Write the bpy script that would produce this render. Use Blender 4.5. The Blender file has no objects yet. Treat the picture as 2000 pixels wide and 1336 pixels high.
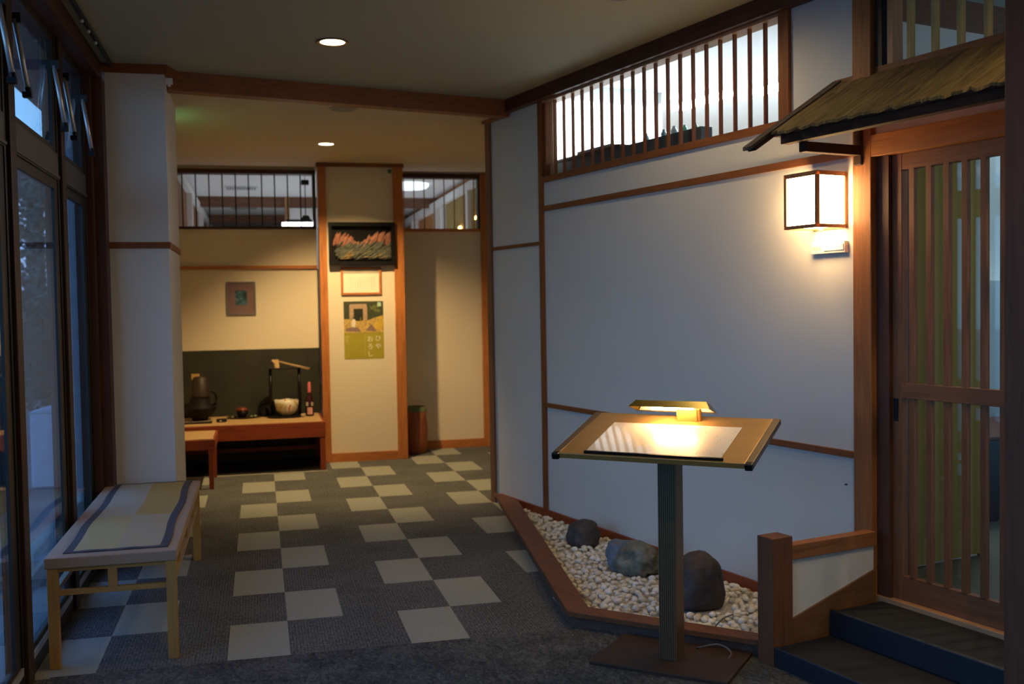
import bpy, bmesh, math, random
from mathutils import Vector, Matrix, noise
random.seed(7)
C = bpy.context.scene.collection
sc = bpy.context.scene
PI = math.pi
R90 = PI/2

# ------------------------------------------------------------------ camera
cam = bpy.data.cameras.new('camera'); cam_o = bpy.data.objects.new('camera', cam); C.objects.link(cam_o)
cam.sensor_width = 36.0; cam.lens = 36.0; cam.dof.use_dof = True; cam.dof.focus_distance = 4.3; cam.dof.aperture_fstop = 2.8; cam.clip_start = .05; cam.clip_end = 200
F = Vector((.2395, .97015, -.0380)).normalized()
RT = Vector((.9706, -.2399, -.0167)); RT = (RT-F*RT.dot(F)).normalized(); UP = RT.cross(F)
M = Matrix((( RT.x, UP.x, -F.x, 0), (RT.y, UP.y, -F.y, 0), (RT.z, UP.z, -F.z, 1.5), (0, 0, 0, 1)))
cam_o.matrix_world = M
sc.camera = cam_o

# ------------------------------------------------------------------ right wall frame: s along the wall towards the viewer, d into the wall
O0 = Vector((1.778, 7.209, 0)); WS = Vector((.2389, -.9711, 0)); WN = Vector((-.9711, -.2389, 0))
RZ = math.atan2(WS.y, WS.x)
def P(s, n, z): return O0 + WS*s + WN*n + Vector((0, 0, z))

# ------------------------------------------------------------------ materials
def srgb(r, g, b):
    f = lambda c: (c/255/12.92) if c/255 <= .04045 else ((c/255+.055)/1.055)**2.4
    return (f(r), f(g), f(b), 1)
class NT:
    def __init__(s, name):
        s.m = bpy.data.materials.new(name); s.m.use_nodes = True; s.t = s.m.node_tree
        s.b = s.t.nodes['Principled BSDF']; s.out = s.t.nodes['Material Output']
    def n(s, kind, **kw):
        x = s.t.nodes.new(kind)
        for k, v in kw.items():
            if k in x.inputs.keys() if isinstance(k, str) else False: x.inputs[k].default_value = v
            else: setattr(x, k, v)
        return x
    def l(s, a, b): s.t.links.new(a, b)
    def coords(s, scale=(1, 1, 1), world=False):
        if world:
            c = s.n('ShaderNodeNewGeometry').outputs['Position']
        else:
            c = s.n('ShaderNodeTexCoord').outputs['Object']
        mp = s.n('ShaderNodeMapping'); mp.inputs['Scale'].default_value = scale
        s.l(c, mp.inputs['Vector']); return mp.outputs['Vector']
    def noise(s, vec, scale, detail=4, rough=.55, dist=0):
        x = s.n('ShaderNodeTexNoise'); x.inputs['Scale'].default_value = scale; x.inputs['Detail'].default_value = detail
        x.inputs['Roughness'].default_value = rough; x.inputs['Distortion'].default_value = dist
        s.l(vec, x.inputs['Vector']); return x.outputs['Fac']
    def ramp(s, fac, stops):
        r = s.n('ShaderNodeValToRGB'); e = r.color_ramp.elements
        while len(e) > len(stops): e.remove(e[-1])
        while len(e) < len(stops): e.new(.5)
        for q, (p, c) in zip(e, stops): q.position = p; q.color = c
        s.l(fac, r.inputs['Fac']); return r.outputs['Color']
    def bump(s, h, strength=.2, dist=.01):
        b = s.n('ShaderNodeBump'); b.inputs['Strength'].default_value = strength; b.inputs['Distance'].default_value = dist
        s.l(h, b.inputs['Height']); s.l(b.outputs['Normal'], s.b.inputs['Normal'])
def sc_(c, k): return (c[0]*k, c[1]*k, c[2]*k, 1)

def plain(name, col, rough=.5, metal=0, spec=.5, var=.12, scale=12):
    t = NT(name); f = t.noise(t.coords(), scale, 3)
    t.l(t.ramp(f, [(.3, sc_(col, 1-var)), (.7, sc_(col, 1+var))]), t.b.inputs['Base Color'])
    t.b.inputs['Roughness'].default_value = rough; t.b.inputs['Metallic'].default_value = metal
    t.b.inputs['Specular IOR Level'].default_value = spec
    return t.m
def wood(name, col, axis='z', rough=.52, k=.45):
    t = NT(name); sca = {'x': (1.2, 14, 14), 'y': (14, 1.2, 14), 'z': (14, 14, 1.2)}[axis]
    v = t.coords(sca, world=False)
    f = t.noise(v, 3.0, 6, .6, .8); g = t.noise(t.coords((1, 1, 1)), 2.3, 2)
    mx = t.n('ShaderNodeMath', operation='MULTIPLY_ADD'); t.l(g, mx.inputs[0]); mx.inputs[1].default_value = .35; t.l(f, mx.inputs[2])
    t.l(t.ramp(mx.outputs[0], [(.35, sc_(col, 1-k)), (.62, col), (.95, sc_(col, 1+k*.8))]), t.b.inputs['Base Color'])
    t.b.inputs['Roughness'].default_value = rough; t.b.inputs['Specular IOR Level'].default_value = .28; t.bump(f, .08, .004)
    return t.m
def plaster(name, col, b=.25):
    t = NT(name); v = t.coords(world=True)
    g = t.noise(v, .8, 2); f = t.noise(v, 260, 2, .6); h = t.noise(t.coords((1, 1, .25), world=True), 420, 2)
    t.l(t.ramp(g, [(.3, sc_(col, .96)), (.7, sc_(col, 1.03))]), t.b.inputs['Base Color'])
    mx = t.n('ShaderNodeMath', operation='ADD'); t.l(f, mx.inputs[0]); t.l(h, mx.inputs[1])
    t.b.inputs['Roughness'].default_value = .85; t.b.inputs['Specular IOR Level'].default_value = .2; t.bump(mx.outputs[0], b, .0016)
    return t.m
def emit(name, col, strength):
    t = NT(name); t.b.inputs['Base Color'].default_value = (.8, .8, .8, 1)
    t.b.inputs['Emission Color'].default_value = col; t.b.inputs['Emission Strength'].default_value = strength
    return t.m
def glass(name, tint=(1, 1, 1, 1), ior=1.5, rough=0):
    t = NT(name); t.t.nodes.remove(t.b)
    tr = t.n('ShaderNodeBsdfTransparent'); tr.inputs['Color'].default_value = tint
    gl = t.n('ShaderNodeBsdfGlossy'); gl.inputs['Roughness'].default_value = rough; gl.inputs['Color'].default_value = (1, 1, 1, 1)
    ge = t.n('ShaderNodeNewGeometry'); dp = t.n('ShaderNodeVectorMath', operation='DOT_PRODUCT'); t.l(ge.outputs['Normal'], dp.inputs[0]); t.l(ge.outputs['Incoming'], dp.inputs[1])
    def mm(op, a, b):
        x = t.n('ShaderNodeMath', operation=op)
        for i, q in enumerate((a, b)):
            if isinstance(q, (int, float)): x.inputs[i].default_value = q
            else: t.l(q, x.inputs[i])
        return x.outputs[0]
    f0 = ((ior-1)/(ior+1))**2; ab = mm('ABSOLUTE', dp.outputs['Value'], 0)
    fr = mm('ADD', f0, mm('MULTIPLY', 1-f0, mm('POWER', mm('SUBTRACT', 1, ab), 5)))
    mx = t.n('ShaderNodeMixShader'); t.l(fr, mx.inputs[0]); t.l(tr.outputs[0], mx.inputs[1]); t.l(gl.outputs[0], mx.inputs[2])
    t.l(mx.outputs[0], t.out.inputs['Surface']); return t.m

BRW = (.20, .066, .019, 1)
WZ = wood('wood_brown_vertical', BRW, 'z'); WX = wood('wood_brown_long', BRW, 'x'); WY = wood('wood_brown_deep', BRW, 'y')
DK = (.065, .025, .014, 1)
DZ = wood('wood_dark_vertical', DK, 'z'); DX = wood('wood_dark_long', DK, 'x'); DY = wood('wood_dark_deep', DK, 'y')
OR_ = (.42, .145, .038, 1)
OZ = wood('wood_orange_vertical', OR_, 'z'); OX = wood('wood_orange_long', OR_, 'x')
LT = (.42, .23, .12, 1)
LZ = wood('wood_light_vertical', LT, 'z'); LX = wood('wood_light_long', LT, 'x')
BN = (.42, .23, .065, 1)
BZ = wood('bench_wood_vertical', BN, 'z', k=.2); BY = wood('bench_wood_long', (.36, .26, .19, 1), 'y', k=.15); BX = wood('bench_wood_cross', BN, 'x', k=.2)
MR = (.24, .048, .018, 1)
TX = wood('table_red_wood', MR, 'x', rough=.3); TZ = wood('table_red_wood_leg', MR, 'z', rough=.3)
WALL = plaster('wallpaper_white', (.65, .635, .605, 1))
CREAM = plaster('wallpaper_cream', (.74, .63, .47, 1))
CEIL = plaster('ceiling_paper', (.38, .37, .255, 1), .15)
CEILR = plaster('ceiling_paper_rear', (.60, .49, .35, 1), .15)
WHITE = plaster('bright_white_paint', (.8, .81, .82, 1), .05)
DGREEN = plain('dark_green_panel', (.022, .023, .012, 1), .6, var=.3, scale=5)
BLACKF = plain('black_stone_floor', (.012, .011, .012, 1), .45)
BLACK = plain('black_lacquer', (.007, .006, .006, 1), .35, spec=.22)
DARKMET = plain('dark_bronze_metal', (.02, .017, .015, 1), .5, .2)
GREYMET = plain('grey_brown_aluminium', (.075, .066, .058, 1), .5, .3)
ALU = plain('silver_aluminium', (.60, .57, .55, 1), .35, .6, var=.04)
GLASS = glass('window_glass', (.93, .96, .98, 1), 1.5)
DGLASS = glass('door_glass', (.92, .93, .9, 1), 1.5)
PGLASS = glass('picture_glass', (.98, .98, .98, 1), 1.5)

def carpet_mat():
    t = NT('checkered_carpet'); geo = t.n('ShaderNodeNewGeometry'); sp = t.n('ShaderNodeSeparateXYZ'); t.l(geo.outputs['Position'], sp.inputs[0])
    def m(op, a, b=None, c=None):
        x = t.n('ShaderNodeMath', operation=op)
        for i, q in enumerate((a, b, c)):
            if q is None: continue
            if isinstance(q, (int, float)): x.inputs[i].default_value = q
            else: t.l(q, x.inputs[i])
        return x.outputs[0]
    u = m('FLOOR', m('DIVIDE', m('ADD', sp.outputs['X'], .166), .263)); v = m('FLOOR', m('DIVIDE', m('SUBTRACT', sp.outputs['Y'], 4.460), .506))
    um = m('FLOORED_MODULO', u, 3.0); vm = m('FLOORED_MODULO', v, 2.0)
    lit = m('MULTIPLY', m('COMPARE', um, vm, .1), m('GREATER_THAN', v, -.5))
    ribs = t.n('ShaderNodeTexWave'); ribs.wave_type = 'BANDS'; ribs.bands_direction = 'X'; ribs.inputs['Scale'].default_value = 22; ribs.inputs['Distortion'].default_value = 2.5
    ribs.inputs['Detail'].default_value = 3; t.l(t.coords(world=True), ribs.inputs['Vector'])
    n1 = t.noise(t.coords((1, .45, 1), world=True), 85, 5, .75); n2 = t.noise(t.coords(world=True), 3, 3)
    a = m('MULTIPLY_ADD', n2, .25, m('MULTIPLY_ADD', ribs.outputs['Fac'], .12, m('MULTIPLY', n1, 1.1)))
    dark = t.ramp(a, [(.32, (.022, .022, .024, 1)), (.62, (.072, .072, .074, 1)), (.92, (.19, .188, .18, 1))])
    lt = t.ramp(n1, [(.25, (.30, .30, .26, 1)), (.75, (.39, .385, .33, 1))])
    mx = t.n('ShaderNodeMix', data_type='RGBA'); t.l(lit, mx.inputs[0]); t.l(dark, mx.inputs[6]); t.l(lt, mx.inputs[7]); t.l(mx.outputs[2], t.b.inputs['Base Color'])
    t.b.inputs['Roughness'].default_value = .95; t.b.inputs['Specular IOR Level'].default_value = .1; t.bump(n1, .5, .006); return t.m
CARPET = carpet_mat()
def mat_mat():
    t = NT('fuzzy_mat_pile'); n1 = t.noise(t.coords((1, .5, 1), world=True), 48, 6, .8, 1.2); n2 = t.noise(t.coords(world=True), 4, 3)
    mx = t.n('ShaderNodeMath', operation='MULTIPLY_ADD'); t.l(n2, mx.inputs[0]); mx.inputs[1].default_value = .3; t.l(n1, mx.inputs[2])
    t.l(t.ramp(mx.outputs[0], [(.45, (.035, .036, .037, 1)), (.64, (.105, .107, .105, 1)), (.85, (.24, .24, .23, 1))]), t.b.inputs['Base Color'])
    t.b.inputs['Roughness'].default_value = 1; t.b.inputs['Specular IOR Level'].default_value = .05; t.bump(n1, .9, .012); return t.m
MATM = mat_mat()

# ------------------------------------------------------------------ mesh builder
class MB:
    def __init__(s, T=None): s.v = []; s.f = []; s.mi = []; s.T = T; s.cur = 0
    def _a(s, vs, fs):
        k = len(s.v)
        for q in vs:
            q = Vector(q); s.v.append(s.T(q) if s.T else q)
        for f in fs: s.f.append([i+k for i in f]); s.mi.append(s.cur)
        return s
    def box(s, x0, x1, y0, y1, z0, z1):
        vs = [(x, y, z) for z in (z0, z1) for y in (y0, y1) for x in (x0, x1)]
        return s._a(vs, [(0, 2, 3, 1), (4, 5, 7, 6), (0, 1, 5, 4), (2, 6, 7, 3), (0, 4, 6, 2), (1, 3, 7, 5)])
    def prism(s, poly, z0, z1, ax='z'):
        n = len(poly)
        mk = {'z': lambda p, h: (p[0], p[1], h), 'y': lambda p, h: (p[0], h, p[1]), 'x': lambda p, h: (h, p[0], p[1])}[ax]
        vs = [mk(p, z0) for p in poly]+[mk(p, z1) for p in poly]
        return s._a(vs, [tuple(range(n))[::-1], tuple(range(n, 2*n))]+[(i, (i+1) % n, n+(i+1) % n, n+i) for i in range(n)])
    def bar(s, a, b, w, h=None, up=(0, 0, 1)):
        h = h or w; a, b = Vector(a), Vector(b); d = (b-a).normalized(); u = Vector(up)
        if abs(d.dot(u)) > .95: u = Vector((1, 0, 0))
        x = d.cross(u).normalized(); y = x.cross(d)
        vs = [p+x*i*w/2+y*j*h/2 for p in (a, b) for i, j in ((-1, -1), (1, -1), (1, 1), (-1, 1))]
        return s._a(vs, [(0, 3, 2, 1), (4, 5, 6, 7), (0, 1, 5, 4), (1, 2, 6, 5), (2, 3, 7, 6), (3, 0, 4, 7)])
    def tube(s, pts, r, n=12, cap=True):
        pts = [Vector(p) for p in pts]; rs = r if isinstance(r, (list, tuple)) else [r]*len(pts); vs = []; fs = []
        for i, p in enumerate(pts):
            d = (pts[min(i+1, len(pts)-1)]-pts[max(i-1, 0)]).normalized()
            u = Vector((0, 0, 1)) if abs(d.z) < .9 else Vector((1, 0, 0)); x = d.cross(u).normalized(); y = x.cross(d)
            vs += [p+(x*math.cos(2*PI*k/n)+y*math.sin(2*PI*k/n))*rs[i] for k in range(n)]
        for i in range(len(pts)-1):
            for k in range(n): fs.append((i*n+k, i*n+(k+1) % n, (i+1)*n+(k+1) % n, (i+1)*n+k))
        if cap: fs += [tuple(range(n))[::-1], tuple(range((len(pts)-1)*n, len(pts)*n))]
        return s._a(vs, fs)
    def lathe(s, prof, c=(0, 0, 0), n=32, sx=1, sy=1, cap=True):
        vs = []; fs = []
        for r, z in prof: vs += [(c[0]+r*math.cos(2*PI*k/n)*sx, c[1]+r*math.sin(2*PI*k/n)*sy, c[2]+z) for k in range(n)]
        m = len(prof)
        for i in range(m-1):
            for k in range(n): fs.append((i*n+k, i*n+(k+1) % n, (i+1)*n+(k+1) % n, (i+1)*n+k))
        if cap and prof[0][0] > 1e-6: fs.append(tuple(range(n))[::-1])
        if cap and prof[-1][0] > 1e-6: fs.append(tuple(range((m-1)*n, m*n)))
        return s._a(vs, fs)
    def build(s, name, mats, parent=None, bevel=0, smooth=False):
        me = bpy.data.meshes.new(name); me.from_pydata([tuple(v) for v in s.v], [], s.f)
        if not isinstance(mats, (list, tuple)): mats = [mats]
        for m in mats: me.materials.append(m)
        for p, i in zip(me.polygons, s.mi): p.material_index = i; p.use_smooth = smooth
        bm = bmesh.new(); bm.from_mesh(me); bmesh.ops.remove_doubles(bm, verts=bm.verts, dist=1e-6); bmesh.ops.recalc_face_normals(bm, faces=bm.faces); bm.to_mesh(me); bm.free()
        o = bpy.data.objects.new(name, me); C.objects.link(o)
        if parent: o.parent = parent
        if bevel:
            b = o.modifiers.new('bevel', 'BEVEL'); b.width = bevel; b.segments = 2; b.limit_method = 'ANGLE'
        return o
def tag(o, label=None, cat=None, group=None, kind=None):
    if label: o['label'] = label
    if cat: o['category'] = cat
    if group: o['group'] = group
    if kind: o['kind'] = kind
    return o
def thing(name, loc, rz, label, cat, group=None, kind=None):
    o = bpy.data.objects.new(name, None); C.objects.link(o); o.location = loc; o.rotation_euler = (0, 0, rz); o.empty_display_size = .1
    return tag(o, label, cat, group, kind)
def wthing(name, s, n, z, label=None, cat=None, group=None, kind=None):
    return thing(name, P(s, n, z), RZ, label, cat, group, kind)
def setw(o, s=0, n=0, z=0): o.location = P(s, n, z); o.rotation_euler = (0, 0, RZ); return o
def struct(mb, name, m, label, bevel=0, wall=False, loc=None):
    o = mb.build(name, m, None, bevel); tag(o, label, kind='structure')
    if wall: setw(o)
    return o
# all shapes on the right wall use local x = s, y = -n (into the wall), z

# ================================================================== SETTING
# floor
struct(MB().prism([(-.95, -4), (4.9, -4), (4.9, 4), (3.4, 20), (-.95, 20)], -.06, 0), 'floor', CARPET, 'dark grey carpet with columns of pale rectangular tiles')
o = struct(MB().box(-.93, .575, 9.44, 10.3, .0005, .004), 'floor_recess', BLACKF, 'black hard floor strip under the low rear table')
struct(MB().box(-.93, .575, 9.405, 9.44, .0005, .006), 'trim_1', plain('pale_edge_strip', (.42, .38, .30, 1), .7), 'pale threshold strip in front of the black rear floor')
# ceilings
bd = Vector((.9711, .2389, 0))
A = Vector((-1.0, 6.52, 0)); B = Vector((1.79, 7.209, 0))
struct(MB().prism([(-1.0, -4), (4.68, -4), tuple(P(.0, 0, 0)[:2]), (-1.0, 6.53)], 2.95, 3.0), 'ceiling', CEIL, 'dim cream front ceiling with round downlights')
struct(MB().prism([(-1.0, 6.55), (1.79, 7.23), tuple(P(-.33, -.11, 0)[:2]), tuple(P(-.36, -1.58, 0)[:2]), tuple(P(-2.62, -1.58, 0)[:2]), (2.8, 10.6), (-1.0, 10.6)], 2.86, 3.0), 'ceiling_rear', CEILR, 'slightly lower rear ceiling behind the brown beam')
# beam across
o = MB().prism([(-.5, 6.60), (1.775, 7.16), (1.751, 7.257), (-.524, 6.70)], 2.832, 2.955).build('trim_2', wood('beam_wood', (.24, .085, .035, 1), 'x')); tag(o, 'long brown ceiling beam between the two ceilings', kind='structure')
# column by the windows
struct(MB().box(-.845, -.51, 6.47, 7.30, 0, 2.955), 'wall_column', WALL, 'white papered square column beside the windows')
o = MB(); o.box(-.853, -.502, 6.462, 7.308, 1.862, 1.9); struct(o, 'trim_3', WX, 'brown band around the white column')
o = MB(); o.prism([(-.857, 6.455), (-.495, 6.455), (-.445, 6.63), (-.445, 7.3), (-.857, 7.3)], 2.895, 2.95); struct(o, 'trim_4', WX, 'brown crown strip around the top of the white column')
# left wall above and beside the windows
struct(MB().box(-1.05, -.90, 7.30, 10.4, 0, 2.95), 'wall_left', CREAM, 'cream wall behind the white column')
o = MB(); o.box(-1.03, -.86, -4, 6.47, 2.84, 2.955); struct(o, 'trim_5', DY, 'dark wooden header over the tall windows')
o = MB(); o.box(-.955, -.845, 6.33, 6.468, 0, 2.84); o.box(-.97, -.90, 6.26, 6.34, 0, 2.84); struct(o, 'trim_6', wood('jamb_wood', (.07, .028, .016, 1), 'z'), 'dark brown jamb between the last window and the column')

# windows along the left
XW = -.945
def stay_arm(par, y):
    a = Vector((XW+.022, y, 2.675)); b = Vector((XW+.062, y+.012, 2.385))
    o = MB().tube([a, b], .0105, 12).build('stay_arm', ALU, par, smooth=True)
    MB().tube([a+(b-a)*.93, b+(b-a)*.03], .014, 12).box(XW+.042, XW+.076, y-.006, y+.022, 2.364, 2.386).build('joint', BLACK, o)
    MB().box(XW+.005, XW+.045, y-.008, y+.012, 2.66, 2.70).build('bracket', DARKMET, o)
def window(i, y0, y1, stays=(1, 1)):
    t = thing('window_%d' % i, (0, 0, 0), 0, 'tall dark framed window with a tilting upper light', None, None, 'structure'); del_cat = 1
    f = MB()
    f.box(XW-.05, XW+.012, y0, y0+.03, 0, 2.84); f.box(XW-.05, XW+.012, y1-.03, y1, 0, 2.84)
    f.box(XW-.05, XW+.012, y0+.03, y1-.03, 0, .07); f.build('window_frame', DARKMET, t, .004)
    f = MB(); f.box(XW-.045, XW+.014, y0+.03, y1-.03, 2.135, 2.265); f.box(XW-.04, XW+.022, y0+.03, y1-.03, 2.14, 2.155); f.build('transom_rail', GREYMET, t, .003)
    f = MB(); f.box(XW-.02, XW+.006, y0+.03, y0+.07, .07, 2.135); f.box(XW-.02, XW+.006, y1-.12, y1-.03, .07, 2.135)
    f.box(XW-.02, XW+.006, y0+.07, y1-.12, 2.085, 2.135); f.box(XW-.02, XW+.006, y0+.07, y1-.12, .07, .12); f.build('sash', DARKMET, t, .003)
    f = MB(); f.box(XW+.007, XW+.016, y0+.03, y1-.03, .071, .10); f.build('sill_strip', ALU, t)
    f = MB(); f.box(XW-.006, XW, y0+.065, y1-.115, .115, 2.09); f.build('pane', GLASS, t)
    f = MB(); f.box(XW-.018, XW+.006, y0+.03, y0+.06, 2.265, 2.84); f.box(XW-.018, XW+.006, y1-.09, y1-.03, 2.265, 2.84)
    f.box(XW-.018, XW+.006, y0+.06, y1-.09, 2.265, 2.295); f.box(XW-.018, XW+.006, y0+.06, y1-.09, 2.80, 2.84); f.build('upper_sash', DARKMET, t, .003)
    f = MB(); f.box(XW-.006, XW, y0+.055, y1-.085, 2.29, 2.805); f.build('upper_pane', GLASS, t)
    if stays[0]: stay_arm(t, y0+.07)
    if stays[1]: stay_arm(t, y1-.10)
    return t
mull = [-4.0, -2.9, -1.8, -.7, .15, 1.1, 2.2, 3.3, 4.40, 5.49, 6.45]
for i in range(len(mull)-1):
    window(i+1, mull[i]+.05, mull[i+1]-.05 if i < len(mull)-2 else mull[i+1]-.19)
m_ = wood('mullion_wood', (.035, .016, .010, 1), 'z')
for i, y in enumerate(mull[:-1]):
    struct(MB().box(XW-.06, XW+.028, y-.05, y+.05, 0, 2.84), 'trim_%d' % (20+i), m_, 'dark wooden mullion between two tall windows', .004)
# curtain rail
t = thing('curtain_rail', (-.80, 3.0, 2.93), 0, 'thin dark curtain rail with small runners along the left ceiling edge', 'curtain rail')
MB().box(-.008, .008, -3.0, 3.65, -.012, .012).build('rail', BLACK, t)
for y in (3.62, 2.83, 2.6, 2.4): MB().lathe([(0, -.03), (.008, -.026), (.009, -.018), (.004, -.011)], (0, y, 0), 10).build('runner', plain('white_plastic_runner%d' % int(y*10), (.7, .7, .72, 1), .4), t, smooth=True)
# sensor on the column corner
o = MB().box(-.02, .02, -.018, .0, -.018, .018).box(-.008, .008, -.018, 0, -.03, -.018).build('sensor_body', plain('white_plastic', (.75, .75, .76, 1), .4))
tag(o, 'tiny white sensor at the top corner of the white column', 'sensor'); o.name = 'ceiling_sensor'; o.location = (-.485, 6.50, 2.86); 

# rear left wall (y = 10.3) with a wire transom
YB = 10.3
m = MB(); m.box(-.93, .575, YB, YB+.12, 0, 2.262); m.box(-.93, .575, YB, YB+.12, 2.815, 2.90); struct(m, 'wall_rear_left', CREAM, 'cream wall above the low rear table')
struct(MB().box(-.92, .575, YB-.012, YB, .0, 1.09), 'wall_panel', DGREEN, 'dark green dado panel behind the low rear table')
m = MB(); m.box(-.93, .575, YB-.03, YB+.01, 1.873, 1.903); struct(m, 'trim_7', OX, 'thin brown rail across the cream rear wall')
t = thing('transom_screen', (0, YB, 2.26), 0, 'rear transom of thin dark upright wires above the low table', 'transom')
MB().box(-.93, .575, -.02, .10, 0, .025).build('bottom_rail', DX, t); MB().box(-.93, .575, -.03, .11, .535, .575).build('top_rail', DX, t)
for k in range(12): MB().box(-.006, .006, .03, .042, .025, .535).build('bar', DARKMET, t).location = (-.805+.1235*k, 0, 0)
MB().box(.545, .574, -.01, .10, .025, .535).build('end_post', GREYMET, t)
# pillar
m = MB(); m.box(.60, 1.36, 9.93, 10.58, 0, 2.86); struct(m, 'wall_pillar', CREAM, 'cream rear pillar carrying the framed art')
m = MB(); m.box(.575, .648, 9.90, 9.99, 0, 2.86); struct(m, 'trim_8', OZ, 'orange brown post on the left edge of the rear pillar', .003)
m = MB(); m.box(1.288, 1.383, 9.90, 9.99, 0, 2.86); struct(m, 'trim_9', OZ, 'orange brown post on the right edge of the rear pillar', .003)
m = MB(); m.box(.648, 1.288, 9.905, 9.95, 0, .083); struct(m, 'baseboard_rear', OX, 'orange brown base of the rear pillar')
m = MB(); m.box(.565, 1.393, 9.89, 10.0, 2.825, 2.86); struct(m, 'trim_10', wood('dark_orange_wood', (.22, .075, .03, 1), 'x'), 'brown strip at the top of the rear pillar')
# rear right wall
YR = 10.5
m = MB(); m.box(1.30, 4.2, YR, YR+.1, 0, 2.265); m.box(1.30, 4.2, YR, YR+.1, 2.815, 2.9); m.box(2.36, 4.2, YR, YR+.1, 2.265, 2.815); struct(m, 'wall_rear_right', CREAM, 'cream rear wall right of the pillar')
m = MB(); m.box(1.36, 2.27, YR-.02, YR, 0, .085); struct(m, 'baseboard_rear_right', OX, 'orange brown baseboard right of the pillar')
m = MB(); m.box(2.27, 2.37, YR-.05, YR+.11, 0, 2.86); struct(m, 'trim_11', OZ, 'orange brown post at the right end of the rear wall', .003)
m = MB(); m.box(1.36, 2.28, YR-.02, YR+.1, 2.80, 2.845); struct(m, 'trim_12', DX, 'dark strip over the rear right transom')
t = thing('transom_screen', (1.38, YR, 2.25), 0, 'rear transom of pale upright wires right of the pillar', 'transom')
MB().box(0, .89, -.02, .10, 0, .03).build('bottom_rail', OX, t)
for k in range(8): MB().box(-.005, .005, .03, .04, .03, .56).build('bar', LZ, t).location = (.10+.105*k, 0, 0)
MB().box(.868, .888, .0, .08, .03, .56).build('end_post', GREYMET, t)

# ---- right wall
m = MB()
m.box(-.33, .46, 0, .1, 0, 2.95); m.box(.46, 3.30, 0, .1, 0, 2.31); m.box(2.88, 3.30, 0, .1, 2.31, 2.95)
m.box(.46, 2.88, 0, .1, 2.945, 3.3); m.box(3.38, 4.6, 0, .1, 2.19, 2.44); m.box(4.55, 13, 0, .1, 0, 3.3); m.box(3.30, 4.55, 0, .1, 2.96, 3.3); m.box(2.88, 3.3, .0, .1, 2.95, 3.3)
struct(m, 'wall_right', WALL, 'long white papered wall beside the pebble garden', wall=True)
def wtrim(i, m, mat, lab, bev=.002): return struct(m, 'trim_%d' % i, mat, lab, bev, wall=True)
wtrim(30, MB().box(.0, 13, -.05, .1, 2.861, 2.95), wood('ceiling_beam_dark', (.085, .033, .02, 1), 'x'), 'dark beam where the right wall meets the ceiling')
wtrim(31, MB().box(-.345, .02, -.045, .1, 2.84, 2.935), wood('beam_end_wood', (.20, .075, .035, 1), 'x'), 'end of the beam over the wall corner')
wtrim(32, MB().box(-.345, -.275, -.02, .115, 0, 2.85), wood('corner_post_wood', (.20, .09, .05, 1), 'z'), 'brown corner post at the far end of the right wall')
wtrim(33, MB().box(.458, .508, -.018, .02, .08, 2.861), WZ, 'narrow upright brown strip on the right wall')
wtrim(34, MB().box(.508, 3.29, -.016, .02, 2.117, 2.152), WX, 'upper brown rail along the right wall')
wtrim(35, MB().box(.508, 3.29, -.016, .02, .786, .816), WX, 'lower brown rail along the right wall')
wtrim(36, MB().box(-.275, .458, -.016, .02, 1.893, 1.917), WX, 'short brown rail on the narrow end panel')
wtrim(37, MB().box(3.288, 3.392, -.03, .1, 0, 2.861), wood('door_post_wood', (.30, .11, .033, 1), 'z'), 'brown post left of the sliding door', .004)
m = MB(); m.box(-.2, 3.36, -.014, .02, 0, .08); m = struct(m, 'baseboard_right', wood('baseboard_red', (.24, .055, .018, 1), 'x'), 'red brown baseboard behind the pebbles', wall=True)
# lattice between wall and ceiling
t = wthing('lattice_transom', .508, 0, 2.31, 'long bright transom of upright wooden bars high in the right wall', 'transom')
MB().box(0, 2.34, -.022, .085, 0, .038).build('bottom_rail', WX, t, .002)
MB().box(0, 2.34, -.008, .085, .535, .553).build('top_rail', LX, t)
MB().box(-.0, .03, .0, .085, .038, .535).build('end_post', WZ, t); MB().box(2.307, 2.376, -.02, .085, .038, .553).build('end_post', WZ, t)
bar0 = MB().box(-.0055, .0055, .012, .032, .036, .537).build('bar', WZ, t)
for k in range(1, 19):
    b = bar0.copy(); C.objects.link(b); b.parent = t; b.location = (.127+.1137*k, 0, 0)
bar0.location = (.127, 0, 0)
for x in (.055, .078): MB().box(x, x+.011, .02, .05, .036, .537).build('slat', LZ, t)
# upper lattice above the door roof
t = wthing('lattice_transom', 3.40, 0, 2.44, 'transom of pale yellowish bars above the bark roof', 'transom')
MB().box(0, 1.15, -.01, .09, 0, .04).build('bottom_rail', WX, t)
MB().box(.0, .035, -.01, .09, .04, .421).build('end_post', wood('very_dark', (.035, .018, .012, 1), 'z'), t); MB().box(.055, .085, -.0, .06, .04, .421).build('end_post', LZ, t)
yb = wood('pale_bar_wood', (.45, .33, .13, 1), 'z')
b0 = MB().box(-.009, .009, .01, .04, .036, .421).build('bar', yb, t); b0.location = (.158, 0, 0)
for k in range(1, 8):
    b = b0.copy(); C.objects.link(b); b.parent = t; b.location = (.158+.122*k, 0, 0)

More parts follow.
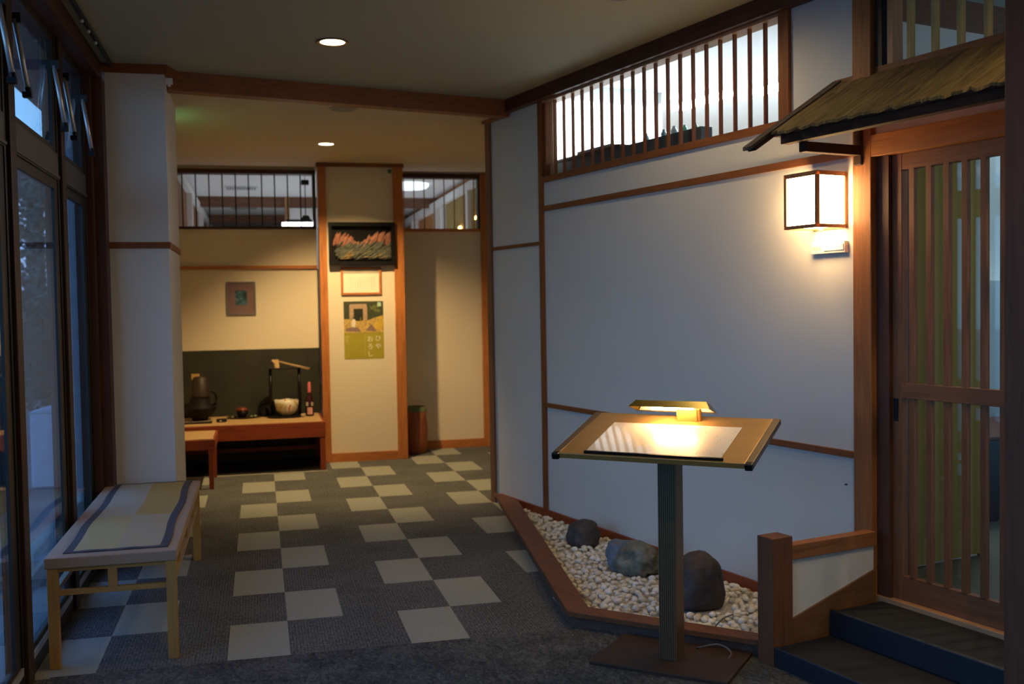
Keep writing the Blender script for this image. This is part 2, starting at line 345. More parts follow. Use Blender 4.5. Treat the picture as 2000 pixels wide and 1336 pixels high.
# ---- sliding door
wtrim(38, MB().box(3.392, 3.462, .0, .13, .1, 2.10), wood('jamb_dark', (.09, .035, .018, 1), 'z'), 'dark door jamb beside the post')
wtrim(39, MB().box(3.392, 4.6, -.03, .1, 2.10, 2.192), wood('lintel_wood', (.33, .13, .045, 1), 'x'), 'wooden lintel over the sliding door')
wtrim(40, MB().box(3.392, 4.6, -.012, .1, .172, .205), LX, 'pale worn threshold under the sliding door')
WDR = wood('door_wood', (.19, .075, .032, 1), 'z'); WDRX = wood('door_wood_cross', (.19, .075, .032, 1), 'x')
t = wthing('door_1', 3.462, -.02, .205, None, None, None, 'structure'); t['label'] = 'sliding wooden lattice door with glass behind its bars'
MB().box(0, .05, 0, .035, 0, 1.895).build('stile', WDR, t, .002); MB().box(.96, 1.01, 0, .035, 0, 1.895).build('stile', WDR, t, .002)
MB().box(.05, .96, .001, .034, 1.827, 1.895).build('top_rail', WDRX, t, .002)
MB().box(.05, .96, -.004, .036, .865, .93).build('mid_rail', WDRX, t, .002)
MB().box(.05, .96, .001, .034, .0, .106).build('bottom_rail', WDRX, t, .002)
MB().box(.05, .96, .026, .030, .1, 1.83).build('pane', DGLASS, t)
b0 = MB().box(-.0125, .0125, .001, .022, .1, .868).box(-.0125, .0125, .001, .022, .927, 1.83).build('bar', WDR, t); b0.location = (.1, 0, 0)
for k in range(1, 10):
    b = b0.copy(); C.objects.link(b); b.parent = t; b.location = (.1+.0857*k, 0, 0)
MB().box(.008, .03, -.003, .004, .765, .862).build('door_handle', BLACK, t)
# post at the right picture edge
wtrim(41, MB().box(4.487, 4.64, -.64, -.5, 0, 2.95), wood('near_post_wood', (.09, .04, .022, 1), 'z'), 'dark brown post at the right end of the steps', .004)
# ---- steps
STEP = plain('dark_step_carpet', (.008, .008, .010, 1), .85, var=.5, scale=160)
NOSE = plain('step_nosing', (.010, .012, .02, 1), .5)
t = wthing('entrance_steps', 3.425, 0, 0, 'two dark carpeted steps rising to the sliding door', 'steps')
MB().box(0, 1.2, -.60, -.0, 0, .084).build('lower_step', STEP, t, .004); MB().box(0, 1.2, -.295, -.0, .084, .185).build('upper_step', STEP, t, .004)
MB().box(0, 1.2, -.618, -.598, .0, .088).build('lower_nosing', NOSE, t, .005); MB().box(0, 1.2, -.313, -.293, .084, .195).build('upper_nosing', NOSE, t, .005)
# ---- low side rail with panel
t = wthing('low_side_rail', 3.39, 0, 0, 'low wooden side rail with white panel beside the dark steps', 'railing')
NP = wood('rail_post_wood', (.15, .06, .027, 1), 'z')
MB().box(-.06, .032, -.62, -.512, 0, .528).build('post', NP, t, .003)
MB().box(-.028, .028, -.515, -.03, .428, .488).build('hand_rail', wood('rail_wood', (.28, .11, .04, 1), 'y'), t, .002)
MB().prism([(-.513, .06), (-.032, .06), (-.032, .43), (-.513, .43)], -.012, .012, 'x').build('panel', WALL, t)
MB().prism([(-.513, 0), (-.032, 0), (-.032, .322), (-.513, .178)], -.024, .024, 'x').build('stringer', wood('stringer_wood', (.17, .075, .028, 1), 'y'), t)

# ---- pebble garden curb
def sn(pts): return [(s, -n) for s, n in pts]
CURBW = wood('curb_wood', (.16, .058, .021, 1), 'x')
t = wthing('garden_curb', 0, 0, 0, 'angled wooden curb around the pebble garden', 'curb')
outer = [(-.30, .015), (2.56, 1.075), (3.33, .585)]; inner = [(.08, .015), (2.545, .955), (3.33, .475)]
m = MB(); m.prism(sn([outer[0], outer[1], inner[1], inner[0]]), .0545, .078); m.prism(sn([outer[1], outer[2], inner[2], inner[1]]), .0545, .078); m.build('top_board', CURBW, t, .002)
def ins(a, b, d): # shift towards the wall
    return (a[0], a[1]-d)
m = MB(); m.prism(sn([(-.22, .015), (2.545, 1.05), (2.545, .99), (-.08, .015)]), 0, .0545); m.prism(sn([(2.545, 1.05), (3.33, .555), (3.33, .50), (2.545, .99)]), 0, .0545); m.build('side_board', wood('curb_side_wood', (.11, .06, .045, 1), 'x'), t)
# gravel bed
beds = [(.10, .01), (2.54, .94), (3.33, .46), (3.33, .01)]
PEBC = NT('white_pebble'); oi = PEBC.n('ShaderNodeObjectInfo'); nz = PEBC.noise(PEBC.coords(), 60, 3)
ad = PEBC.n('ShaderNodeMath', operation='MULTIPLY_ADD'); PEBC.l(nz, ad.inputs[0]); ad.inputs[1].default_value = .25; PEBC.l(oi.outputs['Random'], ad.inputs[2])
PEBC.l(PEBC.ramp(ad.outputs[0], [(.1, (.60, .48, .30, 1)), (.4, (.76, .70, .58, 1)), (.9, (.84, .82, .78, 1))]), PEBC.b.inputs['Base Color']); PEBC.b.inputs['Roughness'].default_value = .6
def inside(s, n):
    if n < .042 or s > 3.29: return False
    if s < 2.54: return n < .01+(s-.10)*(.93/2.44)-.012
    return n < .94-(s-2.54)*(.48/.79)-.012
protos = []
for k in range(7):
    bm = bmesh.new(); bmesh.ops.create_icosphere(bm, subdivisions=2, radius=1)
    sx, sy, sz = random.uniform(.8, 1.2), random.uniform(.7, 1.0), random.uniform(.5, .72)
    for v in bm.verts:
        q = noise.noise(v.co*1.1+Vector((k*9, 0, 0)))*.28+1; v.co = Vector((v.co.x*sx*q, v.co.y*sy*q, v.co.z*sz*q))
    me = bpy.data.meshes.new('pebble'); bm.to_mesh(me); bm.free(); me.materials.append(PEBC.m)
    for p in me.polygons: p.use_smooth = True
    protos.append(me)
rock_spots = [(1.323, .225, .17), (1.984, .315, .24), (2.661, .40, .26)]
spots = []
for i in range(14000):
    s = random.uniform(.1, 3.3); n = random.uniform(.02, .94)
    if not inside(s, n): continue
    r = random.uniform(.0145, .0245)
    if any((s-a)**2+(n-b)**2 < (.62*c)**2 for a, b, c in rock_spots): continue
    spots.append((s, n, r))
keep = []; grid = {}
for s, n, r in spots:
    g = (int(s/.04), int(n/.04)); ok = True
    for dx in (-1, 0, 1):
        for dy in (-1, 0, 1):
            for (a, b, c) in grid.get((g[0]+dx, g[1]+dy), []):
                if (a-s)**2+(b-n)**2 < ((c+r)*.78)**2: ok = False; break
            if not ok: break
        if not ok: break
    if ok: grid.setdefault(g, []).append((s, n, r)); keep.append((s, n, r))
camp = Vector((0, 0, 1.5))
def vis(s, n, r):
    hide = 2.70 < s < 3.3 and False
    return r/(P(s, n, .04)-camp).length
def hidden(s, n):
    p = P(s, n, .05); d = (p-camp); 
    # behind lectern column / rocks seen from the front: rough angular test
    a = d.x/d.y; 
    return abs(a-1.605/3.88) < .012
keep.sort(key=lambda q: -vis(*q)+(10 if hidden(q[0], q[1]) else 0))
allp = MB()
for i, (s, n, r) in enumerate(keep):
    z = .030+random.uniform(-.006, .014); me = random.choice(protos); e = Matrix.Rotation(random.uniform(0, 6.3), 3, 'Z') @ Matrix.Rotation(random.uniform(-.5, .5), 3, 'X')
    if i < 300:
        o = bpy.data.objects.new('pebble', me); C.objects.link(o); o.location = P(s, n, z); o.rotation_euler = e.to_euler(); o.scale = (r, r, r)
        tag(o, 'small rounded whitish pebble near the front of the indoor pebble garden', 'pebble', 'front pebbles of the indoor garden')
    else:
        allp._a([P(s, n, z)+e @ (v.co*r) for v in me.vertices], [tuple(p.vertices) for p in me.polygons])
PEB2 = NT('white_pebble_mass'); nz = PEB2.noise(PEB2.coords(world=True), 30, 4, .7)
PEB2.l(PEB2.ramp(nz, [(.32, (.58, .46, .30, 1)), (.5, (.76, .70, .58, 1)), (.7, (.84, .82, .78, 1))]), PEB2.b.inputs['Base Color']); PEB2.b.inputs['Roughness'].default_value = .6
allp.cur = 0
o = allp.build('pebbles', PEB2.m, smooth=True); tag(o, 'bed of small whitish pebbles along the white wall', 'pebbles', None, 'stuff')
o = MB().prism(sn(beds), 0, .024).build('gravel_bed', plain('gravel_base', (.5, .46, .38, 1), .9, var=.4, scale=90)); setw(o); tag(o, 'pale fine gravel under the pebbles of the indoor garden', 'gravel', None, 'stuff')

# ---- rocks
def rock_mat(name, stops, sc1=6, band=False):
    t = NT(name); v = t.coords(); f = t.noise(v, sc1, 8, .65, .6)
    t.l(t.ramp(f, stops), t.b.inputs['Base Color']); t.b.inputs['Roughness'].default_value = .7; t.bump(t.noise(v, sc1*5, 6, .7), .5, .01); return t.m
def rock(name, s, n, z, r, sx, sy, sz, seed, mat, label, rough=.22, blocky=0, rz=0):
    bm = bmesh.new(); bmesh.ops.create_icosphere(bm, subdivisions=5, radius=1)
    for v in bm.verts:
        c = v.co.copy(); q = 1+noise.fractal(c*1.1+Vector((seed, 0, 0)), 1.0, 2.0, 4)*rough
        if blocky: m_ = max(abs(c.x), abs(c.y), abs(c.z)); q *= (1-blocky)+blocky*.75/m_
        z_ = c.z*q*sz
        v.co = Vector((c.x*q*sx, c.y*q*sy, z_))*r
    for v in bm.verts: v.co.z = max(v.co.z, -.55*sz*r)
    me = bpy.data.meshes.new(name); bm.to_mesh(me); bm.free(); me.materials.append(mat)
    for p in me.polygons: p.use_smooth = True
    o = bpy.data.objects.new(name, me); C.objects.link(o); o.location = P(s, n, z); o.rotation_euler = (0, 0, RZ+rz); tag(o, label, 'rock'); return o
rock('garden_rock', 1.323, .225, .085, .108, 1.05, .85, .95, 3, rock_mat('dark_rock', [(.3, (.03, .026, .026, 1)), (.55, (.07, .06, .058, 1)), (.75, (.14, .11, .10, 1))], 5), 'smallest dark rounded rock at the far end of the pebbles', .18, .15)
rk = NT('blue_grey_rock'); vv = rk.coords(); ff = rk.noise(vv, 7, 8, .65, .6)
c1 = rk.ramp(ff, [(.3, (.055, .08, .12, 1)), (.52, (.15, .19, .25, 1)), (.68, (.36, .40, .45, 1))]); c2 = rk.ramp(ff, [(.3, (.06, .058, .04, 1)), (.52, (.17, .16, .115, 1)), (.68, (.36, .33, .25, 1))])
sx_ = rk.n('ShaderNodeSeparateXYZ'); rk.l(rk.n('ShaderNodeTexCoord').outputs['Object'], sx_.inputs[0])
ma = rk.n('ShaderNodeMath', operation='MULTIPLY_ADD'); rk.l(rk.noise(vv, 5, 4), ma.inputs[0]); ma.inputs[1].default_value = .25; rk.l(sx_.outputs[0], ma.inputs[2])
st = rk.n('ShaderNodeMapRange'); rk.l(ma.outputs[0], st.inputs['Value']); st.inputs['From Min'].default_value = .08; st.inputs['From Max'].default_value = .12
mxx = rk.n('ShaderNodeMix', data_type='RGBA'); rk.l(st.outputs[0], mxx.inputs[0]); rk.l(c1, mxx.inputs[6]); rk.l(c2, mxx.inputs[7]); rk.l(mxx.outputs[2], rk.b.inputs['Base Color']); rk.b.inputs['Roughness'].default_value = .7
rk.bump(rk.noise(vv, 28, 6, .7), .6, .012)
rock('garden_rock', 1.984, .315, .095, .15, 1.12, .75, .78, 11, rk.m, 'jagged blue grey rock in the middle of the pebbles', .32, .45, .1)
rock('garden_rock', 2.655, .41, .125, .152, .92, .85, 1.08, 23, rock_mat('brown_rock', [(.3, (.025, .019, .018, 1)), (.55, (.075, .055, .05, 1)), (.75, (.16, .125, .11, 1))], 5), 'largest dark brown rock behind the lectern column', .15, .12)

# ---- power cord from the lectern
cordpts = [P(2.995, .47, .085), P(3.02, .55, .083), P(3.05, .64, .05), P(3.08, .72, .012), P(3.14, .78, .03), P(3.20, .72, .05), P(3.27, .71, .03), P(3.29, .80, .008), P(3.20, .90, .006)]
def smoothpts(p, n=6):
    out = []
    for i in range(len(p)-1):
        a, b, c, d = p[max(i-1, 0)], p[i], p[i+1], p[min(i+2, len(p)-1)]
        for k in range(n):
            t_ = k/n; out.append(.5*((2*b)+(-a+c)*t_+(2*a-5*b+4*c-d)*t_**2+(-a+3*b-3*c+d)*t_**3))
    return out+[p[-1]]
o = MB().tube(smoothpts(cordpts), .0035, 8).build('power_cord', plain('grey_cord', (.12, .12, .12, 1), .5), smooth=True); tag(o, 'thin grey power cord looped over the wooden curb', 'cord')

# ---- front mat
o = MB().prism([(-.86, -3.9), (3.4, -3.9), (2.45, 3.45), (2.25, 3.95), (1.36, 4.44), (-.86, 4.455)], .0005, .007).build('entrance_mat', MATM); tag(o, 'large dark grey fuzzy mat in the foreground', 'mat')

# ================================================================== FURNITURE
# bench
BENX, BENY = -.628, 5.46
t = thing('wooden_bench', (BENX, BENY, 0), 0, 'pale wooden slatted-side bench beside the tall windows', 'bench')
MB().box(-.265, .262, -.90, .92, .425, .47).build('seat', BY, t, .004)
for x, y in ((-.235, -.875), (.237, -.875), (-.235, .875), (.237, .875)):
    MB().box(x-.021, x+.021, y-.021, y+.021, 0, .425).build('leg', BZ, t, .003)
for y in (-.875, .875):
    MB().box(-.214, .216, y-.012, y+.012, .308, .33).build('stretcher', BX, t, .001); MB().box(-.214, .216, y-.010, y+.010, .408, .425).build('apron', BX, t)
    MB().box(-.018, .018, y-.011, y+.011, .33, .408).build('strut', BZ, t)
for x in (-.235, .237):
    MB().box(x-.012, x+.012, -.854, .854, .308, .33).build('stretcher', BY, t, .001); MB().box(x-.010, x+.010, -.854, .854, .400, .425).build('apron', BY, t)
    for y in (-.5, 0, .5): MB().box(x-.011, x+.011, y-.018, y+.018, .33, .405).build('strut', BZ, t)
# runner cloth on the bench
def cloth_pattern(name, base, wave, scale):
    t_ = NT(name); v = t_.coords(); w = t_.n('ShaderNodeTexWave'); w.wave_type = 'BANDS'; w.bands_direction = 'Y'; w.inputs['Scale'].default_value = scale; w.inputs['Distortion'].default_value = 6; w.inputs['Detail'].default_value = 2
    t_.l(v, w.inputs['Vector']); n_ = t_.noise(v, 4, 2)
    mu = t_.n('ShaderNodeMath', operation='MULTIPLY'); t_.l(w.outputs['Fac'], mu.inputs[0]); t_.l(n_, mu.inputs[1])
    t_.l(t_.ramp(mu.outputs[0], [(.14, base), (.24, wave), (.34, base)]), t_.b.inputs['Base Color']); t_.b.inputs['Roughness'].default_value = .8; return t_.m
CL = [plain('cloth_border', (.055, .05, .065, 1), .8), cloth_pattern('cloth_cream', (.40, .33, .20, 1), (.38, .22, .13, 1), 9), cloth_pattern('cloth_yellow', (.40, .27, .07, 1), (.40, .30, .11, 1), 2),
      cloth_pattern('cloth_pale', (.38, .34, .25, 1), (.36, .26, .18, 1), 5), cloth_pattern('cloth_straw', (.41, .33, .15, 1), (.40, .31, .14, 1), 3)]
m = MB(); NX, NY = 24, 60; vs = []; x0, x1, y0, y1 = -.205, .218, -.83, .895
def chgt(i, j):
    x = x0+(x1-x0)*i/NX; y = y0+(y1-y0)*j/NY
    return Vector((x+.006*math.sin(y*7), y, .0035+.0022*(1+math.sin(x*40+y*9))*.5+.0015*(1+math.sin(y*17))*.5))
for top in (1, 0):
    k = len(m.v)
    m.v += [chgt(i, j) if top else Vector((chgt(i, j).x, chgt(i, j).y, .0005)) for j in range(NY+1) for i in range(NX+1)]
    for j in range(NY):
        for i in range(NX):
            m.f.append([k+j*(NX+1)+i, k+j*(NX+1)+i+1, k+(j+1)*(NX+1)+i+1, k+(j+1)*(NX+1)+i])
            b_ = i < 2 or i >= NX-2 or j < 1 or j >= NY-1
            m.mi.append(0 if b_ or not top else ((4 if i < NX//2+0 else 1) if j < NY*.42 else (3 if i < NX//2 else 2)))
N1 = (NX+1)*(NY+1)
for (a, b) in [((i, 0), (i+1, 0)) for i in range(NX)]+[((NX, j), (NX, j+1)) for j in range(NY)]+[((i+1, NY), (i, NY)) for i in range(NX)]+[((0, j+1), (0, j)) for j in range(NY)]:
    p_, q_ = a[1]*(NX+1)+a[0], b[1]*(NX+1)+b[0]; m.f.append([p_, q_, q_+N1, p_+N1]); m.mi.append(0)
o = m.build('bench_runner', CL, smooth=False); o.location = (BENX, BENY, .47); tag(o, 'patterned cream and yellow cloth runner with dark border on the bench', 'cloth')

# lectern
LC = Vector((1.628, 3.925, 0)); LR = math.atan2(-.660, .7512)
t = thing('lectern', LC, LR, 'brass coloured display stand with tilted top and dark base', 'lectern')
BRASS = plain('satin_brass', (.42, .25, .075, 1), .38, .55, var=.06); BRASSD = plain('dull_brass', (.13, .088, .045, 1), .45, .25, var=.06)
MB().box(-.29, .29, -.19, .195, 0, .022).build('base_plate', wood('base_plate_wood', (.045, .026, .017, 1), 'x'), t, .004)
m = MB(); m.box(-.036, .040, -.046, .054, .022, .87)
m.build('column', BRASSD, t, .002)
for k in range(8): MB().box(-.033+.0088*k, -.029+.0088*k, -.050, -.046, .022, .865).build('rib', BRASSD, t)
tilt = math.atan2(.115, .45)
def TB(q): # board frame: y along slope, z normal; hinge at y=-.265, z=.872
    c, s_ = math.cos(tilt), math.sin(tilt)
    return Vector((q.x, -.265+q.y*c-q.z*s_, .868+q.y*s_+q.z*c))
MB(TB).box(-.375, .385, 0, .475, 0, .022).build('board', BRASS, t, .002)
MB(TB).box(-.405, -.375, .012, .475, -.002, .024).build('side_edge', BRASSD, t, .003); MB(TB).box(.385, .415, .012, .475, -.002, .024).build('side_edge', BRASSD, t, .003)
for x in (-.405, .385): MB(TB).box(x, x+.03, -.012, .012, -.003, .024).build('corner_cap', BLACK, t, .004)
MB(TB).box(-.27, .30, .012, .022, .022, .032).build('paper_stop', BLACK, t, .001)
# lamp (moves with the stand)
m = MB(TB); m.box(-.005, .085, .405, .435, .022, .08); m.tube([(.088, .42, .022), (.088, .42, .078)], .012, 16); lampst = m.build('lamp_stem', BRASS, t, .002)
zA = .078
# shade: open trough, long along x
SA = math.radians(30)
def SH(q): # opening tips forward towards the reader
    y, z = q.y*.8, q.z*.8; c, k = math.cos(SA), math.sin(SA)
    return TB(Vector((q.x, .375+y*c+z*k, zA+.006-y*k+z*c)))
m = MB(SH)
T_ = .002
pr = [(-.072, 0), (-.040, .040), (.040, .040), (.072, 0)]; pr2 = [(-.069, 0), (-.0385, .0375), (.0385, .0375), (.069, 0)]
XL, XR = -.185, .165
vs = [(XL, y, z) for y, z in pr]+[(XR, y, z) for y, z in pr]+[(XL+.004, y, z) for y, z in pr2]+[(XR-.004, y, z) for y, z in pr2]
# taper the top ends
vs = [(x+(.022 if x < 0 else -.022)*(z > .01), y, z) for x, y, z in vs]
fs = [(0, 1, 5, 4), (1, 2, 6, 5), (2, 3, 7, 6), (8, 12, 13, 9), (9, 13, 14, 10), (10, 14, 15, 11), (0, 4, 12, 8), (3, 11, 15, 7), (0, 3, 2, 1), (4, 5, 6, 7), (8, 9, 10, 11), (12, 15, 14, 13), (0, 8, 11, 3), (4, 7, 15, 12)]
m._a(vs, fs); m.build('lamp_shade', plain('brass_shade', (.20, .15, .035, 1), .25, .8, var=.1), lampst)
m = MB(SH); m._a([(XL+.01, -.064, .004), (XR-.01, -.064, .004), (XR-.03, -.036, .034), (XL+.03, -.036, .034), (XR-.03, .036, .034), (XL+.03, .036, .034), (XR-.01, .064, .004), (XL+.01, .064, .004)], [(0, 1, 2, 3), (3, 2, 4, 5), (5, 4, 6, 7)]); m.build('reflector', plain('white_reflector', (.8, .76, .66, 1), .35), lampst)
MB(SH).tube([(-.10, 0, .014), (.08, 0, .014)], .009, 12).build('lamp_tube', emit('warm_tube', (1, .58, .24, 1), 130), lampst, smooth=True)
# paper sheet under clear cover
m = MB(TB); m.box(-.27, .285, .024, .36, .0225, .0235)
t2 = NT('printed_paper'); vv = t2.coords((6, 2, 1)); n_ = t2.noise(vv, 14, 4, .7)
t2.l(t2.ramp(n_, [(.60, (.80, .76, .68, 1)), (.66, (.62, .56, .46, 1))]), t2.b.inputs['Base Color']); t2.b.inputs['Roughness'].default_value = .35; t2.b.inputs['Coat Weight'].default_value = 1; t2.b.inputs['Coat Roughness'].default_value = .03
o = m.build('menu_sheet', t2.m); o.location = LC; o.rotation_euler = (0, 0, LR); tag(o, 'printed paper sheet lying under clear cover on the brass lectern', 'paper')

# lantern on the wall
t = wthing('wall_lantern', 3.13, 0, 1.81, 'glowing square paper lantern with brown frame beside the door post', 'lamp')
LW = wood('lantern_frame_wood', (.30, .13, .05, 1), 'z')
x0, x1, yd, h = -.105, .102, -.182, .243
m = MB(); b_ = .015
for x in (x0, x1-b_):
    for y in (yd, -.016): m.box(x, x+b_, y, y+b_, 0, h)
for z in (0, h-b_):
    m.box(x0, x1, yd, yd+b_, z, z+b_); m.box(x0, x1, -.016, -.005, z, z+b_); m.box(x0, x0+b_, yd, -.005, z, z+b_); m.box(x1-b_, x1, yd, -.005, z, z+b_)
m.box(x0, x1, yd, -.005, h, h+.004)
m.build('frame', LW, t)
LE = emit('lantern_paper', (1, .64, .28, 1), 20)
m = MB(); m.box(x0+.004, x1-.004, yd+.004, -.02, .008, h-.006); m.build('paper_shade', LE, t)
MB().tube([(.03, -.09, -.014), (.03, -.09, 0)], .01, 12).build('knob', plain('ivory_knob', (.7, .6, .4, 1), .4), t, smooth=True)
# small white plate under lantern
t = wthing('wall_plate', 3.13, 0, 1.70, 'small white box plate on the wall under the lantern', 'wall plate')
PL = plain('ivory_plastic', (.72, .70, .64, 1), .4)
MB().box(-.105, .105, -.024, 0, 0, .052).build('plate_body', PL, t, .003); MB().box(-.02, .10, -.028, -.024, .012, .040).build('name_slot', PL, t, .001)
m = MB()
for k in range(3): m.box(-.085+.018*k, -.076+.018*k, -.0255, -.024, .018, .034)
m.build('mark', plain('faint_mark', (.40, .38, .33, 1), .6), t)

# small dark mark / nail on lower wall
o = MB().tube([(0, .0, 0), (0, -.012, .001)], .0035, 8).build('wall_hook', BLACK); setw(o, 3.22, 0, .66); tag(o, 'tiny dark hook on the lower right wall near the post', 'hook')

# ================================================================== CANOPY
t = wthing('bark_canopy', 3.16, 0, 2.1, 'small bark shingled roof projecting over the sliding door', 'roof')
bk = NT('bark_shingle'); v_ = bk.coords((9, 1.0, 1.0)); f1 = bk.noise(v_, 4, 8, .7, 1.5); f2 = bk.noise(bk.coords(), 3, 3)
am = bk.n('ShaderNodeMath', operation='MULTIPLY_ADD'); bk.l(f2, am.inputs[0]); am.inputs[1].default_value = .45; bk.l(f1, am.inputs[2])
bk.l(bk.ramp(am.outputs[0], [(.48, (.03, .014, .006, 1)), (.62, (.11, .06, .02, 1)), (.78, (.23, .145, .04, 1)), (1, (.36, .25, .10, 1))]), bk.b.inputs['Base Color']); bk.b.inputs['Roughness'].default_value = .8; bk.bump(f1, .7, .01)
BDK = wood('canopy_dark', (.045, .019, .012, 1), 'x', rough=.8)
L = 1.32; NE, ZE = .405, .113; ZR = .362
# roof slab: ridge at wall (y=0,z=ZR) to eave (y=-NE,z=ZE)
def roof(m, yo, x0, x1, th, zo, n=60, ragged=0.0):
    vs = []; fs = []; K = 14
    for a in range(n+1):
        x = x0+(x1-x0)*a/n
        rg = ragged*noise.noise(Vector((x*23, 0, yo)))
        for b in range(K+1):
            f = b/K; y = -f*(NE+yo+rg); z = ZR+zo-(ZR-ZE)*f*(NE+yo+rg)/NE
            w = .004*noise.noise(Vector((x*30, y*6, 1)))*(ragged > 0)
            vs.append((x, y, z+w)); 
    nt = len(vs); vs += [(x, y, z-th) for x, y, z in vs]
    for a in range(n):
        for b in range(K):
            i = a*(K+1)+b; fs.append((i, i+1, i+K+2, i+K+1)); fs.append((nt+i, nt+i+K+1, nt+i+K+2, nt+i+1))
        i = a*(K+1)+K; fs.append((i, nt+i, nt+i+K+1, i+K+1)); i = a*(K+1); fs.append((i, i+K+1, nt+i+K+1, nt+i))
    for a in (0, n):
        for b in range(K):
            i = a*(K+1)+b; fs.append((i, nt+i, nt+i+1, i+1) if a == 0 else (i, i+1, nt+i+1, nt+i))
    m._a(vs, fs)
m = MB(); roof(m, .012, .045, L, .012, .0, ragged=.03); m.build('bark_layer', bk.m, t)
m = MB(); roof(m, .0, .045, L, .012, -.0135); m.build('under_layer', BDK, t)
m = MB(); roof(m, .12, -.015, .042, .016, .006, n=8, ragged=.01); m.build('barge_layer', plain('weathered_bark', (.075, .05, .035, 1), .85, var=.5, scale=20), t); m = MB(); roof(m, .10, -.0, .05, .014, -.011, n=4); m.build('barge_under', BDK, t)
m = MB(); roof(m, -.02, .06, L, .014, -.026); m.build('soffit_board', wood('soffit_wood', (.45, .24, .12, 1), 'y'), t)
m = MB(); m.box(.0, L, -.006, .0, ZR-.03, ZR+.008); m.build('ridge_board', WX, t)
MB().box(.085, L, -.402, -.355, .052, .102).build('eave_beam', BDK, t, .004)
MB().box(.05, L, -NE-.004, -NE+.018, .088, .101).build('eave_strip', BDK, t)
for x in (.165, 1.27):
    MB().box(x-.02, x+.02, -.356, -.0, .012, .055).build('bracket_arm', BDK, t, .004)
    MB().box(x-.024, x+.024, -.04, -.0, -.03, .12).build('bracket_foot', BDK, t, .006)

# ================================================================== REAR FURNITURE
t = thing('low_table', (-.12, 9.88, 0), 0, 'low red brown table with woven top below the dark green panel', 'table')
def woven(name, c):
    t_ = NT(name); ch = t_.n('ShaderNodeTexChecker'); ch.inputs['Scale'].default_value = 60; ch.inputs['Color1'].default_value = c; ch.inputs['Color2'].default_value = sc_(c, .6)
    t_.l(t_.coords(), ch.inputs['Vector']); t_.l(ch.outputs['Color'], t_.b.inputs['Base Color']); t_.b.inputs['Roughness'].default_value = .7; return t_.m
WOV = woven('woven_rush', (.60, .38, .17, 1))
MB().box(-.76, .665, -.36, .405, .435, .446).build('woven_top', WOV, t)
MB().box(-.77, .69, -.405, -.36, .305, .445).build('front_apron', TX, t, .004); MB().box(.665, .69, -.36, .405, .32, .444).build('end_apron', wood('table_end_wood', MR, 'y'), t)
for x, y in ((.662, -.375), (-.74, -.375), (.662, .37), (-.74, .37)): MB().box(x-.024, x+.024, y-.024, y+.024, 0, .32).build('leg', TZ, t, .003)
MB().box(-.72, .64, .32, .36, .10, .14).build('stretcher', TX, t)
t = thing('woven_stool', (-.62, 9.13, 0), 0, 'lower red brown stool with woven top in front of the low table', 'stool')
MB().box(-.22, .225, -.33, .29, .405, .417).build('woven_top', WOV, t)
MB().box(-.235, .245, -.355, -.33, .33, .412).build('apron', TX, t, .003); MB().box(.225, .245, -.33, .29, .33, .412).build('apron', wood('stool_end_wood', MR, 'y'), t, .003)
MB().box(-.235, .245, .29, .31, .33, .412).build('apron', TX, t, .003)
for x, y in ((.208, -.33), (-.21, -.33), (.208, .27), (-.21, .27)): MB().box(x-.019, x+.019, y-.019, y+.019, 0, .335).build('leg', TZ, t, .003)

ZT = .446
# oval stand
t = thing('display_stand', (.225, 10.0, ZT), 0, 'black lacquer stand with two posts and oval base around the bowl', 'display stand')
MB().lathe([(.165, 0), (.175, .006), (.175, .014), (.16, .02), (0, .02)], (0, 0, 0), 48, 1, .75).build('base', BLACK, t, smooth=False)
MB().box(-.148, .150, -.055, .055, .463, .475).build('top_board', BLACK, t, .003)
for x in (-.132, .136): MB().tube([(x, 0, .02), (x, 0, .463)], [.018, .014], 14).build('post', BLACK, t, smooth=True)
# ladle
t = thing('bamboo_ladle', (.155, 10.0, ZT+.475), 0, 'pale bamboo ladle resting on top of the black stand', 'ladle')
BAM = wood('bamboo', (.62, .42, .20, 1), 'z', k=.2)
m = MB(); c_ = Matrix.Rotation(-.12, 3, 'Y')
m.lathe([(.0, 0), (.026, 0), (.027, .078), (.022, .078), (.021, .01), (0, .01)], (0, 0, 0), 24); m.build('cup', BAM, t, smooth=False).rotation_euler = (0, -.08, 0)
MB().tube([(-.034, 0, .05), (-.018, 0, .062)], [.024, .026], 16).build('knot', BAM, t, smooth=True)
MB().tube([(.02, -.004, .062), (.31, -.03, -.012)], .0035, 8).build('handle', BAM, t, smooth=True)
MB().tube([(.02, .006, .055), (.30, -.008, -.024)], .0035, 8).build('handle', BAM, t, smooth=True)
# bowl
bw = NT('patterned_porcelain'); vv = bw.coords(); vo = bw.n('ShaderNodeTexVoronoi'); vo.inputs['Scale'].default_value = 16; bw.l(vv, vo.inputs['Vector']); n_ = bw.noise(vv, 11, 3, .6, 1)
cr = bw.ramp(n_, [(.40, (.42, .33, .13, 1)), (.50, (.62, .56, .42, 1)), (.60, (.66, .62, .52, 1)), (.66, (.50, .10, .03, 1))])
bw.l(cr, bw.b.inputs['Base Color']); bw.b.inputs['Roughness'].default_value = .2
m = MB(); m.lathe([(.05, .0), (.055, .008), (.07, .014), (.098, .045), (.110, .09), (.114, .145), (.109, .145), (.104, .09), (.09, .05), (.05, .025), (0, .022)], (0, 0, 0), 48)
for v in m.v:
    if v.z > .13: v.z += .004*math.sin(5*math.atan2(v.y, v.x)+.5)
o = m.build('porcelain_bowl', bw.m, smooth=True); o.location = (.238, 10.0, ZT+.02); tag(o, 'white bowl with red and gold pattern inside the black stand', 'bowl')
